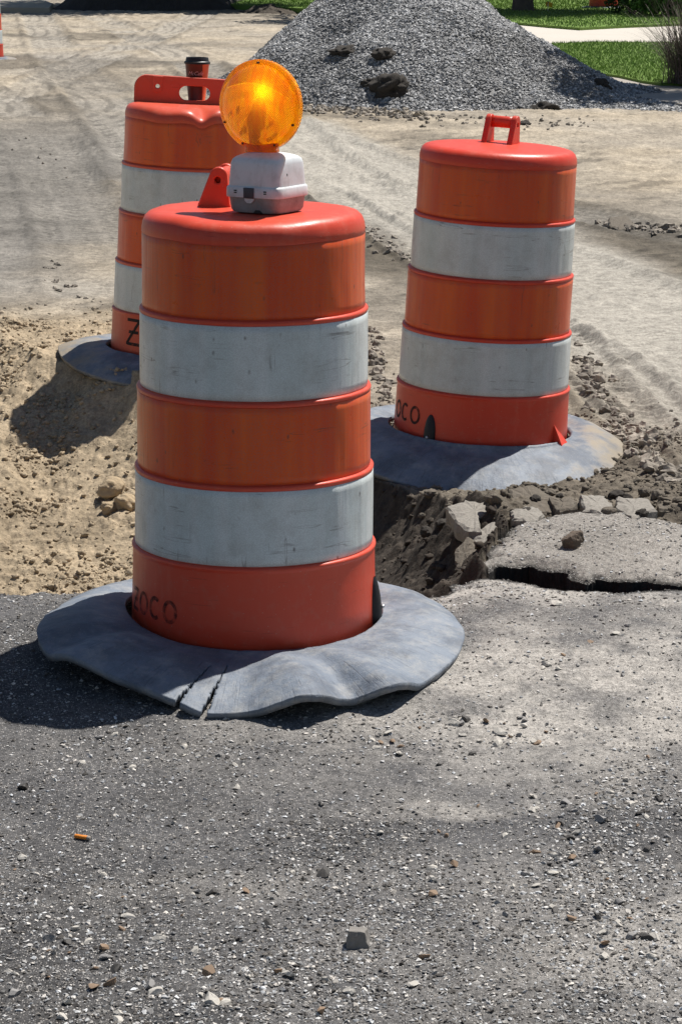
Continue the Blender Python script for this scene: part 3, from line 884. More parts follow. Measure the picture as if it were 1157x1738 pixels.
def circ(cx, cz, r, n=20): return [(cx + r * math.cos(2 * math.pi * k / n), cz + r * math.sin(2 * math.pi * k / n)) for k in range(n)]
def stadium(cx, cz, w, h, n=10):
    r = h / 2; out = []
    for k in range(n + 1): a = -math.pi / 2 + math.pi * k / n; out.append((cx + w / 2 - r + r * math.cos(a), cz + r * math.sin(a)))
    for k in range(n + 1): a = math.pi / 2 + math.pi * k / n; out.append((cx - w / 2 + r + r * math.cos(a), cz + r * math.sin(a)))
    return out


def handle_wide(mat, parent):
    """broad plate across the whole lid, oval grip in the middle, a bolt boss each side"""
    W = 0.215; H = 0.094
    out = [(-W, 0.0)]
    for k in range(9): a = math.pi - math.pi / 2 * k / 8; out.append((-W + 0.045 + 0.045 * math.cos(a), H - 0.040 + 0.045 * math.sin(a)))
    for k in range(9): a = math.pi / 2 - math.pi / 2 * k / 8; out.append((W - 0.045 + 0.045 * math.cos(a), H - 0.047 + 0.045 * math.sin(a)))
    out += [(W, 0.0)]
    bm = plate_mesh(out, [stadium(0.0, 0.040, 0.110, 0.050), circ(-0.132, 0.060, 0.0075, 14), circ(0.132, 0.060, 0.0075, 14)], 0.024)
    h = from_bm('handle', bm, mat, parent, False); bevel(h, 0.004)
    h.location = (0, 0.0, 0.917)
    for sx in (-1, 1):
        prof = [(sx * 0.132 - 0.018, 0.0965), (sx * 0.132 - 0.018, 0.055)] + [(sx * 0.132 + 0.018 * math.cos(a), 0.055 + 0.018 * math.sin(a)) for a in [math.pi + math.pi * k / 8 for k in range(1, 8)]] + [(sx * 0.132 + 0.018, 0.055), (sx * 0.132 + 0.018, 0.0945)]
        b2 = plate_mesh(prof, [circ(sx * 0.132, 0.060, 0.0078, 14)], 0.031)
        b = from_bm('bolt_boss', b2, mat, h, False); bevel(b, 0.002, 2)
    return h

def handle_arch(mat, parent, yaw, loc=(0, 0)):
    """two flared uprights joined by a grip bar"""
    root = None
    h = None
    parts = []
    bm = bmesh.new()
    def addplate(x0):
        out = [(-0.040, 0), (-0.037, 0.010)]
        for k in range(9): a = math.pi * 0.93 - math.pi * 0.86 * k / 8; out.append((0.008 + 0.020 * math.cos(a), 0.070 + 0.020 * math.sin(a)))
        out += [(0.032, 0.012), (0.036, 0)]
        b = plate_mesh(out, [circ(0.006, 0.062, 0.0070, 12)], 0.018)
        bmesh.ops.rotate(b, verts=b.verts[:], cent=(0, 0, 0), matrix=Matrix.Rotation(math.pi / 2, 3, 'Z'))
        bmesh.ops.translate(b, verts=b.verts[:], vec=(x0, 0, 0))
        return b
    for sx in (-0.042, 0.042):
        b = addplate(sx); o = from_bm('upright', b, mat, None); bevel(o, 0.003, 2); autosmooth(o); parts.append(o)
    bm = bmesh.new()
    n = 14
    rings = []
    for x in (-0.036, -0.018, 0.0, 0.018, 0.036):
        rings.append([bm.verts.new((x, 0.012 + 0.015 * math.cos(2 * math.pi * k / n), 0.068 + 0.018 * math.sin(2 * math.pi * k / n))) for k in range(n)])
    for a, b in zip(rings[:-1], rings[1:]):
        for k in range(n): bm.faces.new((a[k], a[(k + 1) % n], b[(k + 1) % n], b[k]))
    bm.faces.new(rings[0]); bm.faces.new(rings[-1])
    bar = from_bm('handle', bm, mat, parent)
    bar.location = (loc[0], loc[1], 0.914); bar.rotation_euler = (0, 0, yaw)
    for o in parts: o.parent = bar
    return bar

def ribbon_letters(strokes, th0, z0, sc, width, mat, parent, dent):
    """painted letters that follow the round body: strokes in letter units (x right, z up)"""
    bm = bmesh.new()
    for st in strokes:
        pts = []
        for (a, b) in zip(st[:-1], st[1:]):
            L = math.hypot(b[0] - a[0], b[1] - a[1]) * sc; n = max(1, int(L / 0.003))
            for k in range(n): t = k / n; pts.append((a[0] + (b[0] - a[0]) * t, a[1] + (b[1] - a[1]) * t))
        pts.append(st[-1])
        prev = None
        for i, p in enumerate(pts):
            q = pts[min(i + 1, len(pts) - 1)]; o = pts[max(i - 1, 0)]
            dx, dz = q[0] - o[0], q[1] - o[1]; l = math.hypot(dx, dz) or 1
            nx, nz = -dz / l, dx / l
            row = []
            for s in (-1, -0.33, 0.33, 1):
                x = p[0] * sc + nx * s * width / 2; z = z0 + p[1] * sc + nz * s * width / 2
                r = body_r(z); th = th0 + x / r
                d = float(dent(np.array([th]), np.array([z]))[0])
                row.append(bm.verts.new(cyl_pt(r + d + 0.0012, th, z)))
            if prev:
                for k in range(3): bm.faces.new((prev[k], prev[k + 1], row[k + 1], row[k]))
            prev = row
    o = from_bm('lettering', bm, mat, parent)
    return o

def arc_pts(cx, cz, rx, rz, a0, a1, n=14):
    return [(cx + rx * math.cos(math.radians(a0 + (a1 - a0) * k / n)), cz + rz * math.sin(math.radians(a0 + (a1 - a0) * k / n))) for k in range(n + 1)]
L_O = lambda x: [arc_pts(x, 0.5, 0.40, 0.5, 0, 360, 20)]
L_C = lambda x: [arc_pts(x, 0.5, 0.38, 0.5, 50, 310, 14)]
L_Z = lambda x: [[(x - 0.35, 1.0), (x + 0.35, 1.0), (x - 0.35, 0.0), (x + 0.4, 0.0)], [(x - 0.25, 0.5), (x + 0.3, 0.5)]]

def m_paint(name, seed, lo, hi, amt):
    t = NT(name); c = t.mapping(t.coord(), loc=(seed, 0, 0))
    t.set((0.03, 0.022, 0.02), 0.7, 0.3)
    n = t.noise(c, 55, 6, 0.7)
    a = t.math('MULTIPLY', t.ramp(n, [(lo, 0.0), (hi, 1.0)]), amt)
    t.l.new(a, t.b.inputs['Alpha'])
    return t.m

def hat_mesh(edge, inner_r, inner_z, seg=900, nr=60, bulge=0.3, slits=(), seed=1):
    """edge: list of (angle deg from the camera side, radius, z) -> rubber ring round the drum foot"""
    E = sorted(edge); A = np.array([e[0] for e in E]); R = np.array([e[1] for e in E]); Zs = np.array([e[2] for e in E])
    A = np.concatenate([A - 360, A, A + 360]); R = np.tile(R, 3); Zs = np.tile(Zs, 3)
    th = np.linspace(-180, 180, seg, endpoint=False)
    def smooth_interp(v):
        f = np.interp(th, A, v)
        k = np.hanning(27); k /= k.sum()
        ext = np.concatenate([f[-13:], f, f[:13]])
        return np.convolve(ext, k, 'valid')
    Re = smooth_interp(R); Ze = smooth_interp(Zs)
    IZ = inner_z(th) if callable(inner_z) else np.full(seg, inner_z)
    rows = []
    tt = np.linspace(0, 1, nr)
    for t in tt:
        r = inner_r + (Re - inner_r) * t
        z = IZ + (Ze - IZ) * (t ** (1 - bulge * 0.5)) + 0.03 * bulge * math.sin(math.pi * t)
        x = r * np.sin(np.radians(th)); y = -r * np.cos(np.radians(th))
        z = z + 0.006 * t * fbm(x + seed, y, 0.16, 3, seed) + 0.0015 * fbm(x, y, 0.03, 3, seed + 4)
        rows.append(np.stack([x, y, z], -1))
    V = np.array(rows).reshape(-1, 3)
    I = np.arange(nr * seg).reshape(nr, seg); J = np.roll(I, -1, 1)
    keep = np.ones((nr - 1, seg), bool)
    for (deg, drift, t0, wd) in slits:
        for k in range(nr - 1):
            t = tt[k]
            if t < t0: continue
            cdeg = deg + drift * (t - t0)
            half = wd * (t - t0) / (1 - t0)
            dd = np.abs(th - cdeg)
            keep[k] &= dd > max(half + 0.12 * math.sin(k * 1.3), 0.22)
    F = np.stack([I[:-1], J[:-1], J[1:], I[1:]], -1)[keep].reshape(-1, 4)[:, ::-1]
    return np_mesh('rubber_base', V, F, True)

def drum(loc, rot, label, seed, handle, dent, hat, letters, clip_th, zdent=None, wedge_th=None, matset=None, paint=None, hat_args=None, far=False):
    root = empty('traffic_drum', loc, rot)
    tag(root, label, 'traffic drum', 'orange and white traffic drums' if far else None)
    mo, so, sw, rub = matset
    V, F = revolve(body_profile(), 48 if far else 160, dent, zdent)
    b = link('body', np_mesh('body', V, F, True), mo, root)
    autosmooth(b, 50)
    for i, (zt, zb, ra, rb) in enumerate(SECS):
        n = 10
        prof = [(ra + 0.0002, zt)] + [(ra + (rb - ra) * k / n + 0.0013, zt - 0.0008 + (zb - zt + 0.0016) * k / n) for k in range(n + 1)] + [(rb + 0.0002, zb)]
        V, F = revolve(prof, 48 if far else 160, dent, zdent)
        link('reflective_band', np_mesh('reflective_band', V, F, True), so if i % 2 == 0 else sw, root)
        root.children
    if handle[0] == 'wide':
        h = handle_wide(mo, root); h.rotation_euler = (0, 0, handle[1]); h.location = (handle[2], handle[3], 0.916)
    else:
        handle_arch(mo, root, handle[1], (handle[2], handle[3]))
    hm = hat_mesh(*hat, **(hat_args or {}))
    ho = link('rubber_base', hm, rub, root)
    sm = ho.modifiers.new('thick', 'SOLIDIFY'); sm.thickness = 0.016; sm.offset = -1
    if letters:
        ribbon_letters(letters[0], letters[1], letters[2], letters[3], letters[4], paint, root, dent)
    if clip_th is not None:
        bm = bmesh.new()
        w, h0, d = 0.021, 0.118, 0.020
        rows = []
        for k in range(13):
            t = k / 12; z = 0.004 + h0 * t
            ww = w * (1 if t < 0.45 else math.sqrt(max(0.0, 1 - ((t - 0.45) / 0.56) ** 2))); dd = d * (1 - 0.75 * t ** 2.5)
            row = []
            for j in range(9):
                a = math.pi * j / 8; r = 0.2665 + dd * math.sin(a); th = clip_th + ww * -math.cos(a) / 0.27
                row.append(bm.verts.new(cyl_pt(r, th, z)))
            rows.append(row)
        for a, bb in zip(rows[:-1], rows[1:]):
            for j in range(8): bm.faces.new((a[j], a[j + 1], bb[j + 1], bb[j]))
        c = from_bm('locking_clip', bm, M_BLACK, root)
        bm = bmesh.new(); bmesh.ops.create_icosphere(bm, subdivisions=2, radius=0.0045)
        rv = from_bm('rivet', bm, M_STEEL, c); rv.location = cyl_pt(0.2870, clip_th + 0.01, 0.055)
    if wedge_th is not None:
        bm = bmesh.new()
        vs = []
        for th, r in ((wedge_th - 0.085, 0.265), (wedge_th + 0.085, 0.265), (wedge_th + 0.08, 0.305), (wedge_th - 0.08, 0.305)):
            vs.append(bm.verts.new(cyl_pt(r, th, 0.035)))
        t1 = bm.verts.new(cyl_pt(0.265, wedge_th - 0.08, 0.108)); t2 = bm.verts.new(cyl_pt(0.265, wedge_th + 0.08, 0.075))
        bm.faces.new(vs); bm.faces.new((vs[3], vs[2], t2, t1)); bm.faces.new((vs[0], vs[3], t1)); bm.faces.new((vs[1], t2, vs[2])); bm.faces.new((vs[0], t1, t2, vs[1]))
        wd = from_bm('locking_tab', bm, mo, root, False); bevel(wd, 0.002, 2)
    return root

M_BLACK = m_simple('black_plastic', (0.018, 0.018, 0.02), 0.45, 0.3, 60, 0.2, 0.002)
M_STEEL = m_simple('steel', (0.6, 0.6, 0.6), 0.3, 0.1, 60, 0.1, 0.001, 0.5, 0.9)

def mats(seed, red=(0.70, 0.062, 0.026), red2=(0.62, 0.075, 0.035)):
    return (m_plastic('drum_plastic', red, red2, seed=seed),
            m_sheet('orange_sheeting', (0.74, 0.066, 0.002), (0.86, 0.125, 0.003), seed, (0.16, 0.05, 0.03), 0.9, 0.12, (0.28, 0.07, 0.02)),
            m_sheet('white_sheeting', (0.64, 0.71, 0.71), (0.76, 0.80, 0.80), seed),
            m_rubber('rubber', seed, 0))

# --- front drum
D1 = (-0.1915, 5.43)
def hat_from_px(ctr, pts):
    out = []
    for x, y, z in pts:
        X, Y = gp(x, y, z); dx, dy = X - ctr[0], Y - ctr[1]
        out.append((math.degrees(math.atan2(dx, -dy)), math.hypot(dx, dy), z))
    return out
e1 = hat_from_px(D1, [(210, 990, 0.030), (150, 1003, 0.035), (100, 1030, 0.042), (72, 1056, 0.050), (62, 1080, 0.052), (82, 1116, 0.020), (106, 1109, 0.045), (135, 1122, 0.036), (163, 1136, 0.020), (213, 1158, 0.006),
                      (255, 1174, -0.004), (305, 1194, -0.020), (347, 1214, -0.036), (385, 1213, -0.038), (425, 1211, -0.034), (470, 1196, -0.010), (500, 1180, 0.012), (525, 1175, 0.020), (560, 1180, 0.004), (597, 1189, -0.026),
                      (635, 1174, 0.000), (673, 1158, 0.020), (716, 1162, -0.016), (740, 1142, -0.004), (772, 1115, 0.000), (786, 1090, 0.006), (775, 1050, 0.010), (745, 1022, 0.014), (700, 1002, 0.020), (650, 992, 0.030)])
e1 += [(150, 0.43, 0.035), (170, 0.42, 0.035), (-170, 0.42, 0.035), (-150, 0.43, 0.03)]
d1dent = dent_default(1.3, 0.0020)
RUB1 = mats(0.0)
letters1 = L_Z(-0.95) + L_O(0.10) + L_C(1.20) + L_O(2.30)
def zd1(X, Y, Z):
    m = sstep(0.80, 0.92, Z)
    return m * (-0.006 * np.exp(-(((X + 0.02) / 0.13) ** 4 + ((Y + 0.21) / 0.045) ** 4)) - 0.004 * np.exp(-(((X + 0.15) / 0.05) ** 2 + ((Y + 0.03) / 0.02) ** 2)) + 0.0015 * fbm(X, Y, 0.08, 3, 7))
drum((D1[0], D1[1], 0.0), (0, math.radians(0.3), 0), 'front traffic drum carrying the amber warning light, on a wavy torn rubber ring', 1.0,
     ('arch', math.radians(-98), -0.078, 0.10), d1dent, (e1, 0.284, lambda th: 0.020 + 0.030 * np.exp(-((th + 90) / 45.0) ** 2) + 0.018 * np.exp(-((th - 100) / 40.0) ** 2)),
     (letters1, math.radians(-62), 0.060, 0.044, 0.0085), math.radians(80), zd1, None, RUB1, m_paint('faded_paint', 1.0, 0.30, 0.62, 0.75),
     dict(bulge=0.55, slits=((-12.0, -4.5, 0.34, 0.62), (-7.0, -2.5, 0.28, 0.75)), seed=3))

# --- right drum
D2 = (0.430, 7.75)
S2 = mats(4.0, (0.70, 0.050, 0.020), (0.62, 0.06, 0.028))
S2 = (S2[0], S2[1], S2[2], m_rubber('rubber_dusty', 2.0, 1.0))
e2 = []
for x, y, z in [(0, 0, 0)]: pass
e2 = [(-180, 0.42, -0.02), (-150, 0.42, -0.015), (-120, 0.43, 0.0), (-95, 0.445, 0.0), (-70, 0.47, -0.04), (-45, 0.49, -0.07), (-20, 0.50, -0.085), (0, 0.49, -0.080),
      (20, 0.49, -0.082), (40, 0.47, -0.075), (60, 0.455, -0.055), (80, 0.45, -0.035), (95, 0.45, -0.02), (120, 0.42, 0.0), (150, 0.41, 0.0)]
r2 = drum((D2[0], D2[1], -0.055), (math.radians(0.5), math.radians(3.0), 0), 'right-hand traffic drum leaning slightly right, black clip and small tab at its foot', 4.0,
     ('arch', math.radians(-24), 0.012, 0.125), dent_default(5.1, 0.0016), ([(a, r, z + 0.035) for a, r, z in e2], 0.287, 0.052),
     (L_O(-1.1) + L_C(0.0) + L_O(1.12), math.radians(-64), 0.085, 0.048, 0.0085), math.radians(-38), None, math.radians(57), S2, m_paint('stencil_paint', 3.0, 0.22, 0.50, 0.85),
     dict(bulge=0.75, seed=8))

# --- rear left drum, lid dented
D3 = (gp(311, 612)[0], 9.08)
S3 = mats(9.0, (0.66, 0.075, 0.030), (0.58, 0.09, 0.045))
S3 = (S3[0], S3[1], S3[2], m_rubber('rubber_sandy', 6.0, 9.0))
def zd3(X, Y, Z):
    m = sstep(0.80, 0.92, Z)
    front = np.exp(-(((X - 0.045) / 0.030) ** 2 + ((Y + 0.21) / 0.10) ** 2)) * -0.030
    fr2 = np.exp(-(((X + 0.10) / 0.10) ** 2 + ((Y + 0.22) / 0.05) ** 2)) * -0.012
    return m * (front + fr2)
def dd3(th, z):
    return dent_default(8.2, 0.003)(th, z) + 0.006 * np.exp(-(((np.mod(th + np.pi, 2 * np.pi) - np.pi) - 0.25) / 0.12) ** 2) * np.exp(-((z - 0.86) / 0.04) ** 2) * -1.6
e3 = [(a, 0.46 + 0.02 * math.sin(math.radians(a * 2)), z) for a, z in ((-180, 0.01), (-150, 0.01), (-120, 0.02), (-90, 0.03), (-60, 0.0), (-30, -0.02), (0, -0.02), (30, -0.01), (60, 0.0), (90, 0.01), (120, 0.01), (150, 0.01))]
drum((D3[0], D3[1], -0.02), (math.radians(-0.3), math.radians(2.6), 0), 'rear left traffic drum with a dented lid and a brown cup on top', 9.0,
     ('wide', math.radians(3), 0.0, 0.06), dd3, (e3, 0.287, 0.055), (L_Z(0) + [[(0.9, 0.0), (0.9, 1.0)]], math.radians(-41), 0.085, 0.085, 0.011), None, zd3, None, S3,
     m_paint('black_paint', 5.0, 0.2, 0.45, 0.9), dict(bulge=0.5, seed=12))

# --- far drums
SF = S3
flat_e = [(a, 0.45, 0.01) for a in range(-180, 180, 30)]
Xf, Yf = gp(1023, 22)
drum((Xf, Yf, 0.08), (0, 0, 0), 'distant drum standing on the far lawn beside the dark shrubs', 2.0, ('arch', 0.4, 0, 0), dent_default(2.2), (flat_e, 0.285, 0.05), None, None, None, None, S2,
     None, dict(seg=96, nr=8))
Xf, Yf = gp(-32, 103)
drum((Xf, Yf, 0.0), (0, 0, 0), 'distant drum cut off by the left edge of the picture', 2.0, ('arch', 0.4, 0, 0), dent_default(2.9), (flat_e[:], 0.285, 0.05), None, None, None, None, S2,
     None, dict(seg=96, nr=8))

# ------------------------------------------------------------------ amber warning light on the front drum
def loft(levels, n=64, cap=True):
    """levels: (z, half width x, half depth y, exponent)"""
    bm = bmesh.new(); rings = []
    for z, a, b, e in levels:
        ring = []
        for k in range(n):
            t = 2 * math.pi * k / n; c, s = math.cos(t), math.sin(t)
            ring.append(bm.verts.new((a * math.copysign(abs(c) ** (2 / e), c), b * math.copysign(abs(s) ** (2 / e), s), z)))
        rings.append(ring)
    for a, b in zip(rings[:-1], rings[1:]):
        for k in range(n): bm.faces.new((a[k], a[(k + 1) % n], b[(k + 1) % n], b[k]))
    if cap: bm.faces.new(rings[0]); bm.faces.new(rings[-1])
    return bm

def warning_light():
    cx, cy = -0.148, 5.385
    cx = gp(456, 350, 0.92)[0]
    yaw = -math.radians(31)
    root = empty('warning_light', (cx, cy, 0.9195), (0, 0, yaw))
    root.scale = (1.05, 1.05, 1.0)
    tag(root, 'amber round warning light on a grubby white battery box, on the front drum', 'warning light')
    # paint
    t = NT('white_housing'); c = t.coord()
    g = t.noise(c, 28, 7, 0.7); st = t.noise(t.mapping(c, scale=(30, 30, 4)), 1.5, 5, 0.7)
    base = t.mix(t.math('MULTIPLY', t.ramp(g, [(0.48, 0.0), (0.75, 1.0)]), 0.6), (0.74, 0.77, 0.78), (0.42, 0.42, 0.40))
    base = t.mix(t.math('MULTIPLY', t.ramp(st, [(0.55, 0.0), (0.75, 1.0)]), 0.35), base, (0.36, 0.35, 0.32))
    MW = t.set(base, 0.42, 0.5, t.bump(g, 0.15, 0.002))
    t = NT('grey_housing'); c = t.coord()
    g = t.noise(c, 36, 7, 0.75)
    base = t.mix(t.ramp(g, [(0.4, 0.0), (0.7, 1.0)]), (0.38, 0.39, 0.38), (0.24, 0.235, 0.22))
    MG = t.set(base, 0.6, 0.4, t.bump(g, 0.3, 0.002))
    lo = from_bm('battery_box', loft([(0.000, 0.050, 0.046, 5), (0.002, 0.056, 0.052, 6), (0.008, 0.059, 0.055, 7), (0.034, 0.0615, 0.0575, 8), (0.036, 0.0615, 0.0575, 8)]), MG, root); autosmooth(lo, 40)
    up = from_bm('housing', loft([(0.034, 0.0655, 0.0615, 8), (0.036, 0.0660, 0.0620, 8), (0.053, 0.0655, 0.0615, 8), (0.056, 0.0640, 0.0600, 8), (0.0575, 0.0620, 0.0580, 8), (0.085, 0.0600, 0.0560, 8),
              (0.103, 0.0588, 0.0545, 8), (0.112, 0.0570, 0.0520, 7), (0.117, 0.0530, 0.0460, 6), (0.1205, 0.047, 0.0380, 5), (0.1235, 0.038, 0.026, 5), (0.1255, 0.026, 0.016, 4)]), MW, root); autosmooth(up, 40)
    # latch, tongue, small slots, seam
    la = from_bm('latch', loft([(-0.011, 0.0120, 0.0030, 4), (0.011, 0.0120, 0.0030, 4)], 32), M_BLACKG, root); bevel(la, 0.001, 2); la.location = (-0.004, -0.0625, 0.044)
    bm = plate_mesh([(-0.011, 0.006), (0.011, 0.006), (0.010, 0.0), (0.005, -0.005), (-0.005, -0.005), (-0.010, 0.0)], [], 0.003)
    tg = from_bm('latch_tongue', bm, MW, root, False); tg.location = (-0.004, -0.0605, 0.028)
    for x in (-0.036, 0.034):
        bm = bmesh.new()
        for dz in (-0.0022, 0.0022):
            bmesh.ops.create_cube(bm, size=1, matrix=Matrix.Translation((0, 0, dz)) @ Matrix.Diagonal((0.006, 0.0015, 0.0024, 1)))
        s = from_bm('slot', bm, M_BLACK, root, False); s.location = (x, -0.0622, 0.046)
    bm = plate_mesh([(-0.010, 0.0), (-0.005, 0.007), (0.005, 0.007), (0.010, 0.0)], [], 0.003)
    nt = from_bm('foot_notch', bm, M_BLACK, root, False); nt.location = (0.012, -0.0535, 0.002)
    bm = bmesh.new(); bmesh.ops.create_cube(bm, size=1, matrix=Matrix.Diagonal((0.0018, 0.003, 0.018, 1)))
    sd = from_bm('slot', bm, M_BLACK, root, False); sd.location = (0.0595, -0.020, 0.075)
    # ---- lens
    R = 0.095; zc = 0.222
    t = NT('amber_lens')
    nt_ = t.n; L = t.l
    co = t.coord()
    sep = t.new('ShaderNodeSeparateXYZ'); L.new(co, sep.inputs[0])
    gx = t.math('SINE', t.math('MULTIPLY', sep.outputs[0], 2 * math.pi / 0.0048)); gz = t.math('SINE', t.math('MULTIPLY', sep.outputs[2], 2 * math.pi / 0.0048))
    grid = t.math('MULTIPLY', gx, gz)
    ws = t.noise(co, 40, 3, 0.5)
    h = t.math('ADD', grid, t.math('MULTIPLY', ws, 1.2))
    nb = t.bump(h, 0.8, 0.0009)
    vo = t.voro(t.mapping(co, scale=(1, 0.3, 1)), 55)
    ve = t.noise(t.mapping(co, scale=(3, 1, 0.8)), 26, 4, 0.6)
    pat = t.math('ADD', t.math('MULTIPLY', t.ramp(grid, [(0.0, 0.0), (1.0, 1.0)]), 0.35), t.math('MULTIPLY', t.ramp(ve, [(0.36, 0.0), (0.62, 1.0)]), 0.65))
    tcol = t.mix(pat, (1.0, 0.34, 0.002), (1.0, 0.66, 0.010))
    tr = t.new('ShaderNodeBsdfTranslucent'); L.new(tcol, tr.inputs[0]); L.new(nb, tr.inputs['Normal'])
    gl = t.new('ShaderNodeBsdfRefraction'); gl.inputs[0].default_value = (1.0, 0.52, 0.03, 1); gl.inputs['Roughness'].default_value = 0.12; gl.inputs['IOR'].default_value = 1.25; L.new(nb, gl.inputs['Normal'])
    df = t.new('ShaderNodeBsdfDiffuse'); df.inputs[0].default_value = (1.0, 0.38, 0.005, 1); L.new(nb, df.inputs['Normal'])
    tp = t.new('ShaderNodeBsdfTransparent'); L.new(t.mix(pat, (1.0, 0.50, 0.02), (1.0, 0.80, 0.08)), tp.inputs[0])
    gs = t.new('ShaderNodeBsdfGlossy'); gs.inputs[0].default_value = (1, 1, 1, 1); gs.inputs['Roughness'].default_value = 0.12; L.new(nb, gs.inputs['Normal'])
    m1 = t.new('ShaderNodeMixShader'); m1.inputs[0].default_value = 0.55; L.new(tr.outputs[0], m1.inputs[1]); L.new(tp.outputs[0], m1.inputs[2])
    m2 = t.new('ShaderNodeMixShader'); m2.inputs[0].default_value = 0.16; L.new(m1.outputs[0], m2.inputs[1]); L.new(df.outputs[0], m2.inputs[2])
    fr = t.new('ShaderNodeFresnel'); fr.inputs[0].default_value = 1.45; L.new(nb, fr.inputs['Normal'])
    m3 = t.new('ShaderNodeMixShader'); L.new(t.math('MULTIPLY', fr.outputs[0], 0.8), m3.inputs[0]); L.new(m2.outputs[0], m3.inputs[1]); L.new(gs.outputs[0], m3.inputs[2])
    L.new(m3.outputs[0], t.out.inputs[0])
    ML = t.m; m1.inputs[0].default_value = 0.03
    MLB = ML.copy(); MLB.name = 'amber_rear_lens'
    for nd in MLB.node_tree.nodes:
        if nd.bl_idname == 'ShaderNodeMixShader' and abs(nd.inputs[0].default_value - 0.03) < 1e-4 and not nd.inputs[0].links: nd.inputs[0].default_value = 0.93
    def lens_half(sgn, name):
        prof = [(0.0, 0.026), (0.02, 0.0258), (0.04, 0.0248), (0.06, 0.0225), (0.074, 0.0190), (0.082, 0.0150), (0.0855, 0.0105), (0.0862, 0.0080), (0.0935, 0.0072), (0.0955, 0.0060), (0.0958, 0.0004)]
        n = 96; bm = bmesh.new(); rings = []
        for r, d in prof:
            if r == 0: rings.append([bm.verts.new((0, -sgn * d, 0))]); continue
            rings.append([bm.verts.new((r * math.cos(2 * math.pi * k / n), -sgn * d, r * math.sin(2 * math.pi * k / n))) for k in range(n)])
        for a, b in zip(rings[:-1], rings[1:]):
            for k in range(n):
                if len(a) == 1: bm.faces.new((a[0], b[k], b[(k + 1) % n]))
                else: bm.faces.new((a[k], a[(k + 1) % n], b[(k + 1) % n], b[k]))
        o = from_bm(name, bm, ML if sgn > 0 else MLB, root); autosmooth(o, 50); o.location = (-0.014, 0, zc)
        return o
    f = lens_half(1, 'lens'); bk = lens_half(-1, 'lens')
    # inner reflector bulb pillar and disc divider
    MR = m_simple('amber_inner', (0.45, 0.12, 0.01), 0.35, 0.3, 60, 0.3, 0.003)
    inner = from_bm('bulb_holder', loft([(-0.075, 0.022, 0.010, 3), (-0.04, 0.012, 0.010, 2), (0.0, 0.008, 0.008, 2), (0.02, 0.011, 0.010, 2), (0.034, 0.004, 0.004, 2)], 24), MR, f)
    mb = NT('added_glow'); mb.b.inputs['Emission Color'].default_value = (1.0, 0.62, 0.16, 1); mb.b.inputs['Emission Strength'].default_value = 5.5; mb.set((0.8, 0.5, 0.2), 0.3)  # added glowing ball that brightens the amber lens from inside
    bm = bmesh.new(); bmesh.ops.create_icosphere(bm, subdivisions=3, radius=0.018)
    bb = from_bm('added_glow_ball', bm, mb.m, f); bb.location = (0.016, 0.0, 0.030)
    # curved vanes inside that break the light up
    bm = bmesh.new()
    rv = random.Random(4)
    for k in range(18):
        a = rv.uniform(0, 6.28); r = rv.uniform(0.015, 0.066); s = rv.uniform(0.003, 0.007)
        M = Matrix.Translation((r * math.cos(a), rv.uniform(-0.006, 0.006), r * math.sin(a))) @ Matrix.Rotation(rv.uniform(-0.8, 0.8), 4, 'X') @ Matrix.Rotation(rv.uniform(-0.9, 0.9), 4, 'Z') @ Matrix.Diagonal((s, 0.0012, s * 0.8, 1))
        bmesh.ops.create_cube(bm, size=2, matrix=M)
    MV = NT('prism'); MV.set((1.0, 0.62, 0.10), 0.12, 0.8, None, 0.75)
    from_bm('prism_insert', bm, MV.m, f, False)
    # neck
    MLn = ML
    nk = from_bm('neck', loft([(0.119, 0.034, 0.016, 4), (0.126, 0.036, 0.017, 4), (0.134, 0.037, 0.0165, 3), (0.145, 0.046, 0.014, 3)], 48), MLn, root); autosmooth(nk, 40); nk.location.x = -0.012
    for a in (90, 205, 335, 245, 295):
        bm = bmesh.new(); bmesh.ops.create_cone(bm, cap_ends=True, segments=10, radius1=0.0028, radius2=0.0022, depth=0.004, matrix=Matrix.Rotation(math.pi / 2, 4, 'X'))
        s = from_bm('screw', bm, M_RUST, root); s.location = (-0.014 + 0.089 * math.cos(math.radians(a)), -0.0095, zc + 0.089 * math.sin(math.radians(a)))
M_BLACKG = m_simple('dark_latch', (0.07, 0.07, 0.08), 0.5, 0.3, 60, 0.2, 0.002)
M_RUST = m_simple('rusty_screw', (0.10, 0.035, 0.012), 0.6, 0.3, 60, 0.2, 0.002)
warning_light()

